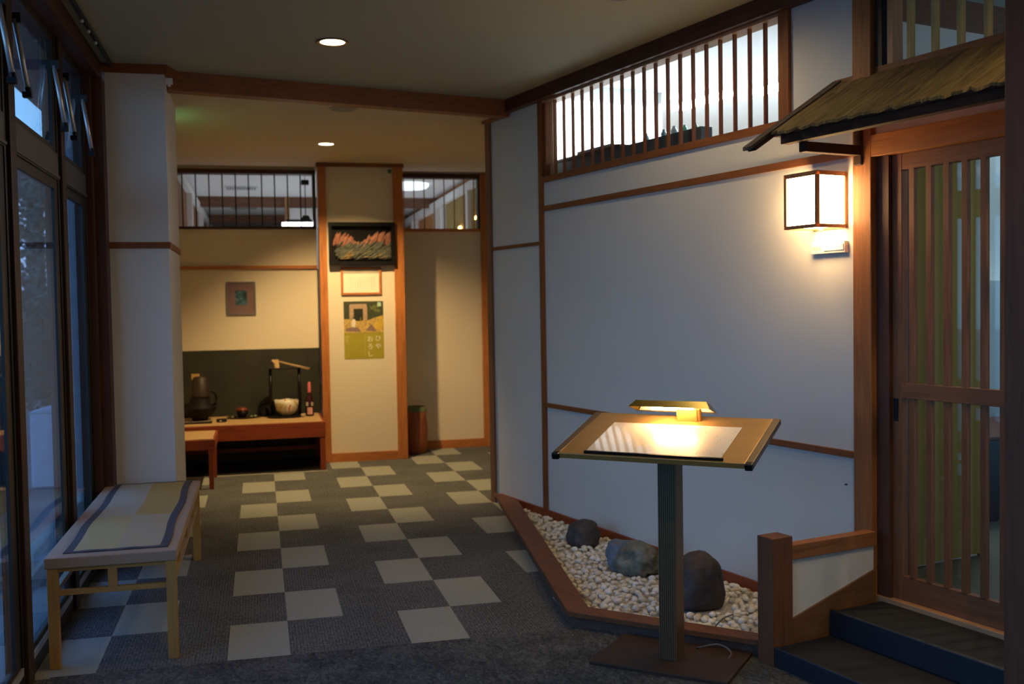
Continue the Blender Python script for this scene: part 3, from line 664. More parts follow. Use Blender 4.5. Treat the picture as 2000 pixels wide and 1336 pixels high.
# bottle
t = thing('sake_bottle', (.455, 10.02, ZT), 0, 'slim dark bottle with pink cap and pale labels beside the pillar', 'bottle')
MB().lathe([(0, 0), (.036, 0), (.040, .01), (.040, .13), (.036, .16), (.018, .215), (.0135, .24), (.0135, .30), (0, .30)], (0, 0, 0), 28).build('glass_body', plain('dark_red_bottle', (.035, .008, .008, 1), .12), t, smooth=True)
MB().lathe([(.0155, .215), (.0165, .24), (.0155, .318), (.012, .326), (0, .327)], (0, 0, 0), 24).build('foil_cap', plain('pink_foil', (.62, .16, .15, 1), .35), t, smooth=True)
def arc(m, r, a0, a1, z0, z1, n=10):
    k = len(m.v)
    for i in range(n+1):
        a = a0+(a1-a0)*i/n
        for rr in (r, r+.0008):
            for z in (z0, z1): m.v.append(Vector((rr*math.cos(a), rr*math.sin(a), z)))
    for i in range(n):
        j = k+i*4
        for f in ([j+2, j+6, j+7, j+3], [j, j+1, j+5, j+4], [j, j+4, j+6, j+2], [j+1, j+3, j+7, j+5]): m.f.append(f); m.mi.append(m.cur)
    return m
arc(MB(), .0402, -2.2, -.9, .02, .085).build('main_label', plain('pink_label', (.62, .33, .28, 1), .5), t)
m = arc(MB(), .0402, -1.25, -.6, .10, .135); arc(m, .0402, -2.6, -1.9, .10, .135); m.build('neck_label', plain('pale_label', (.55, .45, .38, 1), .5), t)
# little pale cup by the bottle
o = MB().lathe([(0, 0), (.016, 0), (.022, .03), (.019, .03), (.014, .005), (0, .005)], (0, 0, 0), 20).build('sake_cup', plain('pale_clay', (.45, .36, .20, 1), .4), smooth=True); o.location = (.388, 9.93, ZT); tag(o, 'tiny pale cup between the black stand and the bottle', 'cup')
# dark half round object behind stand
o = MB().lathe([(0, 0), (.075, 0), (.078, .03), (.06, .075), (.03, .1), (0, .105)], (0, 0, 0), 32).build('dark_dome', BLACK, smooth=True); o.location = (.045, 10.16, ZT); tag(o, 'small black dome shaped pot partly behind the black stand', 'pot')
# tray with cup
t = thing('serving_tray', (-.165, 10.08, ZT), 0, 'flat dark round tray under the small red cup', 'tray')
MB().lathe([(.12, 0), (.15, .006), (.158, .014), (.150, .014), (.12, .008), (0, .008)], (0, 0, 0), 40, 1, .7).build('tray_body', plain('dark_lacquer_red', (.03, .01, .008, 1), .25), t, smooth=False)
for x, y in ((-.10, -.05), (.075, -.055), (.11, -.02)): MB().lathe([(0, 0), (.012, 0), (.016, .012), (0, .022)], (x, y, .0085), 14).build('trinket', plain('pale_trinket', (.35, .38, .25, 1), .2, .4), t, smooth=True)
t = thing('lacquer_cup', (-.175, 10.08, ZT+.0085), 0, 'small red brown lidded cup on the flat dark tray', 'cup')
MB().lathe([(0, 0), (.035, 0), (.036, .012), (.052, .03), (.054, .062), (0, .062)], (0, 0, 0), 28).build('cup_body', BLACK, t, smooth=True)
MB().lathe([(.056, .062), (.052, .082), (.02, .095), (0, .096)], (0, 0, 0), 28).build('cup_lid', plain('red_brown_lacquer', (.17, .035, .015, 1), .3), t, smooth=True)
# small black box near the front edge
t = thing('black_case', (-.355, 9.80, ZT), .35, 'small glossy black case at the table edge beside the tray', 'case')
MB().box(-.042, .042, -.03, .03, 0, .03).build('case_body', BLACK, t, .008); MB().box(-.03, -.012, -.0325, -.030, .008, .02).build('clasp', ALU, t)
# flat black tray with shiny beads in a strip
t = thing('pen_tray', (-.58, 9.78, ZT), 0, 'flat black tray with a shiny beaded strip in front of the iron kettle', 'tray')
MB().box(-.16, .14, -.06, .06, 0, .012).build('tray_body', BLACK, t, .003)
for k in range(10): MB().box(-.008, .008, -.008, .008, 0, .006).build('bead', ALU, t, .002).location = (-.13+.026*k, -.03, .012)
# iron kettle with conical cover
t = thing('iron_kettle', (-.56, 10.05, ZT), 0, 'dark iron kettle with tall brown conical cover at the table left end', 'kettle')
IRON = plain('dark_iron', (.007, .006, .005, 1), .6, spec=.2)
MB().lathe([(0, 0), (.07, 0), (.075, .02), (.12, .05), (.155, .11), (.15, .13), (.10, .15), (.085, .215), (0, .215)], (0, 0, 0), 36).build('kettle_body', IRON, t, smooth=True)
MB().lathe([(0, .215), (.086, .215), (.086, .235), (.062, .40), (.05, .41), (0, .41)], (.01, 0, 0), 36).build('cone_cover', plain('brown_cover', (.03, .015, .011, 1), .55), t, smooth=True)
MB().tube([(.11, 0, .27), (.142, 0, .25), (.155, 0, .20), (.14, 0, .15), (.09, 0, .13)], .012, 10).build('handle', IRON, t, smooth=True)
o = MB().box(-.038, .038, -.001, .001, 0, .055).build('paper_note', plain('tan_paper', (.5, .33, .10, 1), .7)); o.location = (-.605, 10.285, 1.27-.0); o.location.z = .815; tag(o, 'small tan paper note on the dark panel above the kettle', 'note')

# wall picture
t = thing('framed_picture', (-.16, YB, 1.43), 0, 'small grey framed picture with brown mat on the cream rear wall', 'picture')
m = MB(); W_, H_ = .137, .32
FR = plain('grey_silver_frame', (.28, .26, .24, 1), .35, .5)
m.box(-W_, W_, -.02, -.002, 0, .012); m.box(-W_, W_, -.02, -.002, H_-.012, H_); m.box(-W_, -W_+.012, -.02, -.002, .012, H_-.012); m.box(W_-.012, W_, -.02, -.002, .012, H_-.012); m.build('frame', FR, t)
MB().box(-W_+.01, W_-.01, -.010, -.004, .01, H_-.01).build('mat_board', plain('brown_mat', (.24, .13, .10, 1), .7), t)
ph = NT('dark_teal_photo'); ph.l(ph.ramp(ph.noise(ph.coords(), 22, 4), [(.4, (.01, .014, .015, 1)), (.55, (.04, .13, .15, 1)), (.7, (.30, .42, .45, 1))]), ph.b.inputs['Base Color'])
MB().box(-.055, .055, -.0115, -.010, .095, .235).build('photo', ph.m, t); MB().box(-W_+.012, W_-.012, -.015, -.0135, .012, H_-.012).build('cover_glass', PGLASS, t)
# shadow-box art
t = thing('shadow_box_art', (.978, 9.93, 1.885), 0, 'black shadow box art of red and green leaves on the rear pillar', 'artwork')
W_, H_, D_ = .315, .41, .075
m = MB(); m.box(-W_, W_, -.012, -.0, 0, H_); m.box(-W_, W_, -D_, -.012, 0, .035); m.box(-W_, W_, -D_, -.012, H_-.035, H_); m.box(-W_, -W_+.03, -D_, -.012, .035, H_-.035); m.box(W_-.03, W_, -D_, -.012, .035, H_-.035); m.build('box_frame', BLACK, t, .002)
leafm = [plain('leaf_red', (.33, .13, .085, 1), .6, var=.35, scale=30), plain('leaf_green', (.075, .08, .06, 1), .6, var=.4, scale=30), plain('leaf_tan', (.40, .27, .12, 1), .6), plain('leaf_rust', (.28, .11, .075, 1), .6, var=.3, scale=30)]
m = MB()
def leaf(x, z, a, l, w, y):
    d = Vector((math.sin(a), 0, math.cos(a))); e = Vector((math.cos(a), 0, -math.sin(a))); p = Vector((x, y, z)); n_ = Vector((0, -.012, 0))
    vs = [p, p+d*l*.35+e*w*.5, p+d*l*.75+e*w*.4, p+d*l, p+d*l*.75-e*w*.4, p+d*l*.35-e*w*.5, p+d*l*.5+n_]
    vs += [q+Vector((0, .003, 0)) for q in vs]
    m._a(vs, [(0, 1, 6), (1, 2, 6), (2, 3, 6), (3, 4, 6), (4, 5, 6), (5, 0, 6), (7, 13, 8), (8, 13, 9), (9, 13, 10), (10, 13, 11), (11, 13, 12), (12, 13, 7)]+[(i, i+7, (i+1) % 6+7, (i+1) % 6) for i in range(6)])
for i in range(90):
    x = -.26+.52*i/89; topz = .33-.10*math.exp(-((x+.04)/.09)**2); m.cur = random.choice((0, 0, 3)); leaf(x+random.uniform(-.01, .01)-.02, topz-.13+random.uniform(-.02, .01), .38+random.uniform(-.15, .15), .13, .026, -.030-random.uniform(0, .01))
for i in range(150):
    x = random.uniform(-.27, .25); m.cur = 1; leaf(x, random.uniform(.05, .17), 1.0+random.uniform(-.3, .3), .11, .022, -.042-random.uniform(0, .01))
for i in range(12):
    x = random.uniform(-.25, .15); m.cur = 2; leaf(x, random.uniform(.05, .11), 1.25+random.uniform(-.3, .5), .12, .008, -.054)
m.v = [Vector((max(min(v.x, .28), -.28), v.y, max(min(v.z, .37), .04))) for v in m.v]
m.build('leaf_relief', leafm, t)
# certificate
t = thing('framed_notice', (.965, 9.93, 1.604), 0, 'orange wood framed notice directly under the shadow box art', 'picture')
W_, H_ = .192, .266
m = MB(); m.box(-W_, W_, -.02, -.0, 0, .02); m.box(-W_, W_, -.02, 0, H_-.02, H_); m.box(-W_, -W_+.02, -.02, 0, .02, H_-.02); m.box(W_-.02, W_, -.02, 0, .02, H_-.02); m.build('frame', OX, t, .002)
m = MB(); m.box(-W_+.018, W_-.018, -.008, -.001, .018, H_-.018); m.build('notice_paper', plain('notice_paper_mat', (.78, .72, .58, 1), .6, var=.04), t)
m = MB(); m.box(-W_+.022, W_-.022, -.0095, -.008, H_-.062, H_-.024); m.build('title_band', plain('grey_band', (.42, .36, .27, 1), .6), t)
m = MB()
for k in range(11): m.box(-.10+.022*k, -.096+.022*k, -.009, -.008, .06+.01*(k % 3), .17)
m.build('text_columns', plain('faint_text', (.58, .52, .38, 1), .7), t)
# poster
t = thing('wall_poster', (.982, 9.93, .985), 0, 'green poster with stone gate photo and vertical white lettering', 'poster')
W_, H_ = .19, .556
cols = [('poster_olive', (.36, .30, .025, 1)), ('poster_forest', (.045, .055, .02, 1)), ('poster_gate', (.42, .28, .18, 1)), ('poster_opening', (.018, .02, .008, 1)), ('poster_grass', (.52, .34, .10, 1)), ('poster_gold', (.60, .38, .04, 1)), ('poster_rock', (.24, .15, .13, 1)), ('poster_white', (.72, .62, .52, 1)), ('poster_leafgreen', (.13, .14, .04, 1)), ('poster_mint', (.42, .60, .42, 1))]
MB().box(-W_, W_, -.002, 0, 0, H_).build('sheet', plain('poster_olive', cols[0][1], .5, var=.05), t)
pm = [plain(n_, c, .5, var=.35 if 'forest' in n_ or 'grass' in n_ else .15, scale=40) for n_, c in cols]
m = MB(); zb = .255
def lay(ci, poly, d):
    m.cur = ci; m.prism([(x, z) for x, z in poly], -.002-d, -.002-d+.00035, 'y')
def R_(x0, x1, z0, z1): return [(x0, z0), (x1, z0), (x1, z1), (x0, z1)]
lay(1, R_(-W_, W_, zb, H_), .0004)
for k in range(12):
    x, z = random.uniform(-.02, .16), random.uniform(.42, .52); lay(8, [(x+.022*math.cos(a)*random.uniform(.6, 1), z+.018*math.sin(a)) for a in [2*PI*i/7 for i in range(7)]] if x+.03 < W_ and x-.03 > .05 else R_(.06, .075, .5, .51), .0006+.00002*k)
lay(2, R_(-.135, -.095, .37, .52), .0012); lay(2, R_(-.005, .035, .37, .51), .0012); lay(2, R_(-.13, .03, .485, .53), .0013)
lay(3, R_(-.09, -.005, .37, .484), .0012)
lay(4, [(-W_, zb), (W_, zb), (W_, .42), (.12, .40), (.05, .375), (-.05, .365), (-.12, .38), (-W_, .39)], .0016)
lay(5, [(.09, .29), (.185, .285), (.186, .40), (.15, .41), (.12, .37)], .0019)
for k in range(26):
    x = random.uniform(-.18, .17); z = random.uniform(.30, .37); lay(random.choice((5, 4, 8)), [(x, z), (x+.005, z), (x+.012, z+.045)], .0021+.00001*k)
lay(6, [(-.175, .27), (-.03, .262), (-.05, .30), (-.10, .315), (-.16, .30)], .0024); lay(6, [(.02, .275), (.12, .262), (.10, .30), (.07, .335), (.04, .30)], .0024)
lay(7, [(-.115, .31), (-.085, .305), (-.078, .36), (-.085, .385), (-.105, .385), (-.118, .35)], .0027); lay(1, R_(-.105, -.088, .385, .405), .0027)
lay(9, R_(.135, .17, .505, .545), .0027)
m.build('photo_print', pm, t)
WT = plain('poster_lettering', (.80, .76, .60, 1), .5, var=.02)
def text(body, size, x, z, y, par, nm, mat):
    cu = bpy.data.curves.new(nm, 'FONT'); cu.body = body; cu.size = size; cu.align_x = 'CENTER'; cu.extrude = .0002
    tmp = bpy.data.objects.new(nm, cu); C.objects.link(tmp); bpy.context.view_layer.update()
    me = bpy.data.meshes.new_from_object(tmp.evaluated_get(bpy.context.evaluated_depsgraph_get())); bpy.data.objects.remove(tmp)
    me.materials.clear(); me.materials.append(mat)
    o = bpy.data.objects.new(nm, me); C.objects.link(o); o.parent = par; o.location = (x, y, z); o.rotation_euler = (R90, 0, 0); return o
for i, ch in enumerate('\u3072\u3084'): text(ch, .062, .135, .175-.077*i, -.0028, t, 'lettering', WT)
for i, ch in enumerate('\u304a\u308d\u3057'): text(ch, .062, .058, .170-.072*i, -.0028, t, 'lettering', WT)
m = MB(); m.box(.006, .0085, -.0028, -.002, .03, .235); m.box(-.178, -.145, -.0028, -.002, .215, .222)
for k in range(4): m.box(-.176+.007*k, -.174+.007*k, -.0028, -.002, .17-.01*k, .205)
m.build('small_print', plain('small_print', (.55, .48, .18, 1), .6), t)
# green sticker
o = MB().box(-.017, .017, -.002, 0, -.018, .018).build('green_sticker', plain('sticker_green', (.12, .16, .03, 1), .6)); o.location = (1.262, 9.93, 2.79); tag(o, 'tiny green sticker at the top right of the rear pillar', 'sticker')
# tall planter
t = thing('floor_vase', (1.515, 10.24, 0), 0, 'tall red brown floor vase between pillar and rear wall', 'vase')
m = MB(); prof = [(.085, 0), (.10, .01), (.112, .12), (.118, .25), (.105, .36), (.112, .47), (.103, .47), (.098, .36), (.108, .25), (0, .24)]
m.lathe(prof, (0, 0, 0), 36); m.build('vase_body', wood('vase_clay', (.26, .075, .03, 1), 'z'), t, smooth=True)
MB().lathe([(.1125, .425), (.114, .47), (.102, .474), (.101, .44)], (0, 0, 0), 36, cap=False).build('rim', plain('green_glaze', (.10, .13, .05, 1), .3), t, smooth=True)

# ================================================================== CEILING FITTINGS
def downlight(loc, r, label, strength, col, spot, size=1.9, blend=.7, ringm=None, aim=None):
    t_ = thing('ceiling_downlight', loc, 0, label, 'ceiling light')
    MB().lathe([(r*.80, -.001), (r, -.001), (r+.004, -.007), (r*.98, -.010), (r*.80, -.006)], (0, 0, 0), 48, cap=False).build('trim_ring', ringm or plain('bronze_ring', (.16, .09, .05, 1), .35, .5), t_, smooth=True)
    MB().lathe([(0, -.0045), (r*.80, -.0045), (r*.80, -.0025), (0, -.0025)], (0, 0, 0), 48).build('lamp_lens', emit('lens_%d' % int(strength), col, strength), t_)
    L_ = bpy.data.lights.new('spot', 'SPOT'); L_.energy = spot; L_.color = (1, .70, .32) if spot > 100 else (1, .76, .40); L_.spot_size = size; L_.spot_blend = blend; L_.shadow_soft_size = .03
    lo = bpy.data.objects.new('downlight_beam', L_); C.objects.link(lo); lo.parent = t_; lo.location = (0, 0, -.03)
    if aim: lo.rotation_mode = 'QUATERNION'; lo.rotation_quaternion = (Vector(aim)-Vector(loc)).to_track_quat('-Z', 'Y')
    return t_
WARM = (1, .66, .34, 1)
downlight((.431, 5.739, 2.95), .085, 'round glowing downlight with bronze ring in the front ceiling', 14, WARM, 8)
downlight((.585, 8.74, 2.86), .075, 'small bright downlight in the lower rear ceiling', 25, WARM, 150, 1.9, .7, plain('white_ring', (.7, .7, .7, 1), .4), aim=(.95, 9.5, 0))
downlight((1.70, 4.62, 2.95), .085, 'downlight at the top picture edge near the long transom', 14, WARM, 9, 2.9, .5)
t = thing('ceiling_speaker', (.60, 7.2, 2.86), 0, 'round flat ceiling speaker just behind the brown beam', 'speaker')
MB().lathe([(0, -.008), (.075, -.008), (.082, -.006), (.082, -.001), (0, -.001)], (0, 0, 0), 40).build('grille', plain('speaker_grey', (.30, .27, .22, 1), .7), t)
MB().lathe([(.082, -.006), (.094, -.008), (.098, -.001), (.082, -.001)], (0, 0, 0), 40, cap=False).build('ring', plain('speaker_cream', (.42, .38, .25, 1), .3), t, smooth=True)
# exit sign on the hidden side of the column: source of the green gleam
t = thing('exit_sign', (-.70, 7.62, 2.60), 0, 'glowing green exit sign behind the white column', 'sign')
MB().box(-.04, .0, -.10, .10, 0, .12).build('sign_body', plain('sign_white', (.7, .7, .7, 1), .4), t); MB().box(0, .004, -.095, .095, .005, .115).build('sign_face', emit('green_face', (.15, 1, .45, 1), 1.2), t)
MB().tube([(-.02, 0, .12), (-.02, 0, .26)], .008, 8).build('rod', ALU, t)
gl = bpy.data.lights.new('green_gleam', 'AREA'); gl.energy = 3; gl.color = (.2, 1, .5); gl.shape = 'RECTANGLE'; gl.size = .2; gl.size_y = .1
glo = bpy.data.objects.new('exit_sign_glow', gl); C.objects.link(glo); glo.parent = t; glo.location = (.012, 0, .14); glo.rotation_euler = (PI, -.9, 0)

# ================================================================== ROOM BEHIND THE REAR WALL
struct(MB().box(-1.0, 3.4, 10.6, 20, 2.95, 3.0), 'ceiling_far', WHITE, 'pale ceiling of the room beyond the rear transoms')
struct(MB().box(-1.0, 3.4, 20, 20.1, 0, 3.0), 'wall_far', WHITE, 'far wall seen through the rear transoms')
struct(MB().box(-.85, -.75, 10.42, 20, 0, 2.95), 'wall_far_left', wood('far_left_wood', (.24, .11, .05, 1), 'z'), 'wood lined left wall of the room beyond')
struct(MB().box(-.75, -.70, 10.45, 19.9, 2.79, 2.87), 'trim_50', WHITE, 'white rail along the left wall of the room beyond')
for k, y in enumerate((12.1, 14.4, 16.8)): struct(MB().box(-.75, -.69, y-.06, y+.06, 0, 2.79), 'trim_%d' % (51+k), WHITE, 'pale post on the left wall of the room beyond')
struct(MB().box(2.40, 2.5, 10.6, 20, 0, 2.95), 'wall_far_right', wood('far_right_wood', (.50, .22, .07, 1), 'z'), 'warm wooden right wall of the room beyond')
struct(MB().box(2.30, 2.40, 10.62, 19.9, 2.77, 2.86), 'trim_55', WHITE, 'pale sloping looking crown rail on the right of the room beyond')
for k, y in enumerate((11.35, 13.0, 13.5, 15.6, 17.5)): struct(MB().box(2.30, 2.40, y-.06, y+.06, 0, 2.77), 'trim_%d' % (56+k), WHITE, 'pale post on the right wall of the room beyond')
m = MB()
for k in range(16): m.box(2.34, 2.38, 10.72+.035*k, 10.735+.035*k, 2.0, 2.77)
for k in range(30): m.box(2.35, 2.38, 11.45+.05*k, 11.475+.05*k, 2.0, 2.77)
o = struct(m, 'trim_61', yb, 'golden lattice bars on the right wall of the room beyond')
for k, y in enumerate((13.9, 16.6)): struct(MB().box(-.75, 2.4, y, y+.14, 2.82, 2.95), 'trim_%d' % (62+k), wood('far_beam%d' % k, (.20, .10, .06, 1), 'x'), 'brown ceiling beam in the room beyond')
struct(MB().box(.37, .43, 13.86, 13.98, 0, 2.95), 'trim_64', LZ, 'brown post in the room beyond'); struct(MB().box(.43, 1.1, 13.9, 13.95, 2.0, 2.80), 'wall_far_partition', WHITE, 'pale partition in the room beyond')
for y, lab in ((12.85, 'nearer slotted ceiling vent seen through the left rear transom'), (15.4, 'farther slotted ceiling vent seen through the left rear transom')):
    t = thing('ceiling_vent', (-.16, y, 2.95), 0, lab, 'vent')
    MB().box(-.19, .19, -.14, .14, -.012, -.001).build('vent_frame', plain('vent_white', (.7, .72, .72, 1), .5), t)
    for k in range(12): MB().box(-.17+.029*k, -.157+.029*k, -.12, .12, -.018, -.012).build('slat', plain('vent_slot%d' % k, (.15, .17, .17, 1), .5), t)
t = thing('round_ceiling_lamp', (1.78, 12.3, 2.95), 0, 'flat round white ceiling lamp seen through the right rear transom', 'ceiling light')
MB().lathe([(0, -.06), (.22, -.055), (.25, -.03), (.25, -.001)], (0, 0, 0), 40).build('lamp_cover', emit('cool_round', (.75, .92, 1, 1), .9), t, smooth=True)
t = thing('pendant_fixture', (.43, 11.3, 2.95), 0, 'hanging tube lamp on a thin black rod behind the left rear transom', 'lamp')
MB().box(.05, .13, -.04, .04, -.14, -.09).build('canopy', BLACK, t); MB().tube([(.09, 0, -.14), (.09, 0, -.50)], .005, 8).build('rod', BLACK, t); MB().tube([(.09, 0, 0), (.09, 0, -.09)], .003, 8).build('cable', BLACK, t)
MB().box(-.12, .20, -.05, .05, -.545, -.515).build('housing', DARKMET, t, .006); MB().prism([(.04, -.515), (.14, -.515), (.12, -.47), (.06, -.47)], -.03, .03, 'y').build('mount', DARKMET, t)
MB().tube([(-.16, 0, -.562), (.19, 0, -.562)], .018, 14).build('tube', emit('cool_tube', (.85, .93, 1, 1), 14), t, smooth=True)
for y, z, lab in ((11.9, 2.40, 'nearest tiny golden lamp low in the right rear transom view'), (11.0, 2.44, 'tiny golden lamp at the right edge of the right rear transom view')):
    t = thing('wall_sconce', (2.33, y, z), 0, lab, 'lamp')
    for dx in (-.022, .022): MB().lathe([(0, -.02), (.014, -.012), (.016, 0), (.01, .014), (0, .018)], (0, dx*1.4, 0), 14).build('bulb', emit('gold_bulb', (1, .6, .18, 1), 5), t, smooth=True)
    MB().box(.0, .02, -.04, .04, -.03, -.02).build('arm', BRASS, t)
def area(loc, sx, sy, e, col, rot=(0, 0, 0), nm='fluorescent_panel'):
    L_ = bpy.data.lights.new(nm, 'AREA'); L_.energy = e; L_.color = col; L_.shape = 'RECTANGLE'; L_.size = sx; L_.size_y = sy
    o_ = bpy.data.objects.new(nm, L_); C.objects.link(o_); o_.location = loc; o_.rotation_euler = rot; return o_
area((.9, 13, 1.2), 2.5, 4, 16, (.85, .92, 1), (PI, 0, 0), 'far_room_light')

# ================================================================== ROOM BEHIND THE LONG TRANSOM
struct(MB().box(-.33, 3.05, .1, 6, 3.2, 3.25).box(-2.6, -.33, 1.6, 6, 3.2, 3.25), 'ceiling_side', WHITE, 'white ceiling of the bright side room', wall=True)
struct(MB().box(-.42, -.33, .12, 1.6, 0, 3.2).box(-2.6, -.33, 1.52, 1.6, 0, 3.2), 'wall_side_near', WHITE, 'white wall of the bright side room', wall=True)
struct(MB().box(-2.7, -2.6, 1.52, 6, 0, 3.2), 'wall_side_far', CREAM, 'farther cream wall of the bright side room', wall=True)
struct(MB().box(-2.6, 3.05, 6, 6.1, 0, 3.2), 'wall_side_back', WHITE, 'back wall of the bright side room', wall=True)
struct(MB().box(-.33, 4.6, .1, 6, .1, .172).box(-2.6, -.33, 1.6, 6, .1, .172), 'floor_side', plain('side_floor', (.05, .055, .04, 1), .5), 'dark floor of the side rooms', wall=True)
struct(MB().box(-2.6, -2.55, 1.8, 6, 3.08, 3.2), 'trim_70', WHITE, 'white crown strip in the bright side room', wall=True)
t = wthing('glow_screen', -.32, 0, 1.85, 'added glowing screen in place of the brightly lit white wall behind the long transom', 'screen')
MB().box(0, .012, .16, 1.46, 0, 1.22).build('paper', emit('lit_wall_glow', (.86, .95, 1, 1), 2.6), t)  # emissive sheet added to stand in for a brightly lit white wall
m = MB()
m.box(.0, .03, .12, .16, -.05, 1.25); m.box(.0, .03, 1.46, 1.49, -.05, 1.25); m.box(0, .03, .12, 1.49, -.05, 0); m.build('screen_frame', WHITE, t)
t = wthing('storage_cabinet', 1.2, -.16, 2.19, 'dark grey box shelf right behind the long transom', 'cabinet')
CAB = plain('dark_grey_cabinet', (.05, .058, .06, 1), .6)
MB().box(-.95, .80, 0, .08, 0, .275).build('cabinet_body', CAB, t, .003)
MB().box(-.92, .0, -.01, .085, .275, .292).build('cabinet_lid', DX, t); MB().box(-.9, -.86, -.012, 0, .0, .275).build('corner_trim', WZ, t)
t = wthing('flat_box', .86, -.20, 2.482, 'flat dark case lying on the grey cabinet', 'box')
MB().box(-.19, .21, -.035, .03, 0, .022).build('box_body', plain('case_grey', (.20, .20, .20, 1), .4), t, .003)
for k, (s, c, h) in enumerate(((1.42, (.35, .55, .60, 1), .05), (1.60, (.25, .45, .42, 1), .045), (1.70, (.4, .5, .5, 1), .05), (1.80, (.12, .45, .33, 1), .04), (1.90, (.10, .40, .22, 1), .035))):
    o = MB().lathe([(0, 0), (h*.35, 0), (h*.4, h*.5), (h*.2, h*.8), (h*.2, h), (0, h)], (0, 0, 0), 18).build('glass_jar', plain('jar_glass%d' % k, c, .15), smooth=True); setw(o, s, -.20, 2.465)
    tag(o, ['pale blue jar, first from the left on the grey cabinet', 'grey green jar, second from the left on the grey cabinet', 'light grey jar in the middle of the row on the grey cabinet', 'sea green jar, second from the right on the grey cabinet', 'dark green jar, rightmost on the grey cabinet'][k], 'jar', 'jars on the grey cabinet')
for k, (s0_, n0_) in enumerate(((-.25, 1.95), (.55, 2.15))):
    t = wthing('ceiling_tube_light', s0_, -n0_, 3.2, ['left bright tube light behind the long transom', 'right bright tube light behind the long transom'][k], 'ceiling light')
    MB().box(-.36, .38, -.07, .07, -.04, -.0).build('housing', WHITE, t)
    for y in (-.035, .035): MB().tube([(-.35, y, -.06), (.37, y, -.06)], .017, 12).build('tube', emit('side_tube', (.80, .91, 1, 1), 30), t, smooth=True)
area(P(.6, -2.6, 3.12), 3.0, 2.0, 150, (.92, .96, 1), (0, 0, RZ), 'side_room_tubes')
area(P(.6, -2.6, 1.6), 3.0, 2.0, 14, (.82, .92, 1), (PI, 0, RZ), 'side_room_bounce')
# partition and vestibule behind the door
struct(MB().box(3.02, 3.08, .1, 1.05, .17, 2.82).box(3.02, 3.08, 1.05, 4, 2.43, 2.82), 'wall_vestibule', WALL, 'partition behind the sliding door', wall=True)
struct(MB().box(3.0, 3.10, .1, 4, 2.81, 2.96), 'trim_71', wood('partition_beam', (.16, .075, .04, 1), 'x'), 'brown beam on top of the vestibule partition', wall=True)
struct(MB().box(3.02, 3.09, 1.05, 1.12, .17, 2.43), 'trim_72', DZ, 'dark post at the end of the vestibule partition', wall=True)
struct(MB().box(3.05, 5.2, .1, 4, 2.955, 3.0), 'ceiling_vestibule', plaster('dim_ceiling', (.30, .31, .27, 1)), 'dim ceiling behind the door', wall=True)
struct(MB().box(5.2, 5.25, .1, 4, .1, 3.0), 'wall_vestibule_near', CREAM, 'near wall of the vestibule', wall=True)
cu = NT('olive_curtain'); w_ = cu.n('ShaderNodeTexWave'); w_.bands_direction = 'Y'; w_.inputs['Scale'].default_value = 5; cu.l(cu.coords(), w_.inputs['Vector'])
cu.l(cu.ramp(w_.outputs['Fac'], [(0, (.15, .125, .028, 1)), (1, (.19, .155, .04, 1))]), cu.b.inputs['Base Color']); cu.b.inputs['Roughness'].default_value = .9
m = MB()
N_ = 80
pts = [(.12+.92*i/N_, 3.105+.004*math.sin(i*.31)) for i in range(N_+1)]
m.prism([(x, y) for y, x in pts]+[(x-.006, y) for y, x in reversed(pts)], .19, 2.25)
o = m.build('olive_curtain', cu.m); setw(o); tag(o, 'olive green curtain hanging behind the sliding door', 'curtain')
struct(MB().box(.2, .3, .1, 6, .17, 3.2), 'wall_vestibule_back', plaster('bluegrey_wall', (.28, .33, .33, 1)), 'blue grey wall far behind the door', wall=True) if False else None
t = wthing('dark_sideboard', 2.3, -1.45, .172, 'dark sideboard low behind the right side of the sliding door', 'cabinet')
MB().box(-.35, .3, 0, 1.6, 0, .48).build('cabinet_body', BLACK, t, .004); MB().box(-.36, .31, -.01, 1.62, .48, .50).build('cabinet_top', DY, t, .003); MB().lathe([(0, 0), (.016, .004), (.01, .02)], (.318, .25, .2), 12).build('knob', ALU, t)
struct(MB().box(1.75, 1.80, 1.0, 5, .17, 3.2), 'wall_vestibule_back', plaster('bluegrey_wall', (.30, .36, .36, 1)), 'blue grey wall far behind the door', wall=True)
area(P(2.4, -2.0, 2.75), .8, 1.2, 3.5, (.85, .95, 1), (0, 0, RZ), 'vestibule_light')
area(P(4.3, -1.5, 2.6), .1, .1, 8, (1, .93, .75), (0, 0, RZ), 'vestibule_light_near')
t = wthing('ceiling_lamp', 2.75, -1.9, 2.6, 'bright white lamp glimpsed through the top right of the door', 'ceiling light')
MB().lathe([(0, -.03), (.10, -.02), (.12, 0), (.12, .03), (0, .03)], (0, 0, 0), 28).build('lamp_cover', emit('vest_lamp', (.85, .93, 1, 1), 6), t, smooth=True); MB().tube([(0, 0, .03), (0, 0, .35)], .006, 8).build('rod', ALU, t)

# ================================================================== BEHIND THE VIEWER
struct(MB().box(-1.0, 4.9, -4.1, -4.0, -.06, 3.0), 'wall_entrance', CREAM, 'entrance wall behind the viewer')
for k, (x, y) in enumerate(((1.5, 1.5), (2.75, 2.2), (.6, -1.2), (2.4, -1.2))):  # warm fill lights added out of view to brighten the room
    downlight((x, y, 2.95), .085, ['added unseen fill downlight overhead on the window side', 'added unseen fill downlight overhead on the wall side', 'added unseen fill downlight farther back on the window side', 'added unseen fill downlight farther back on the wall side'][k], 14, WARM, 19, 2.7, .6)

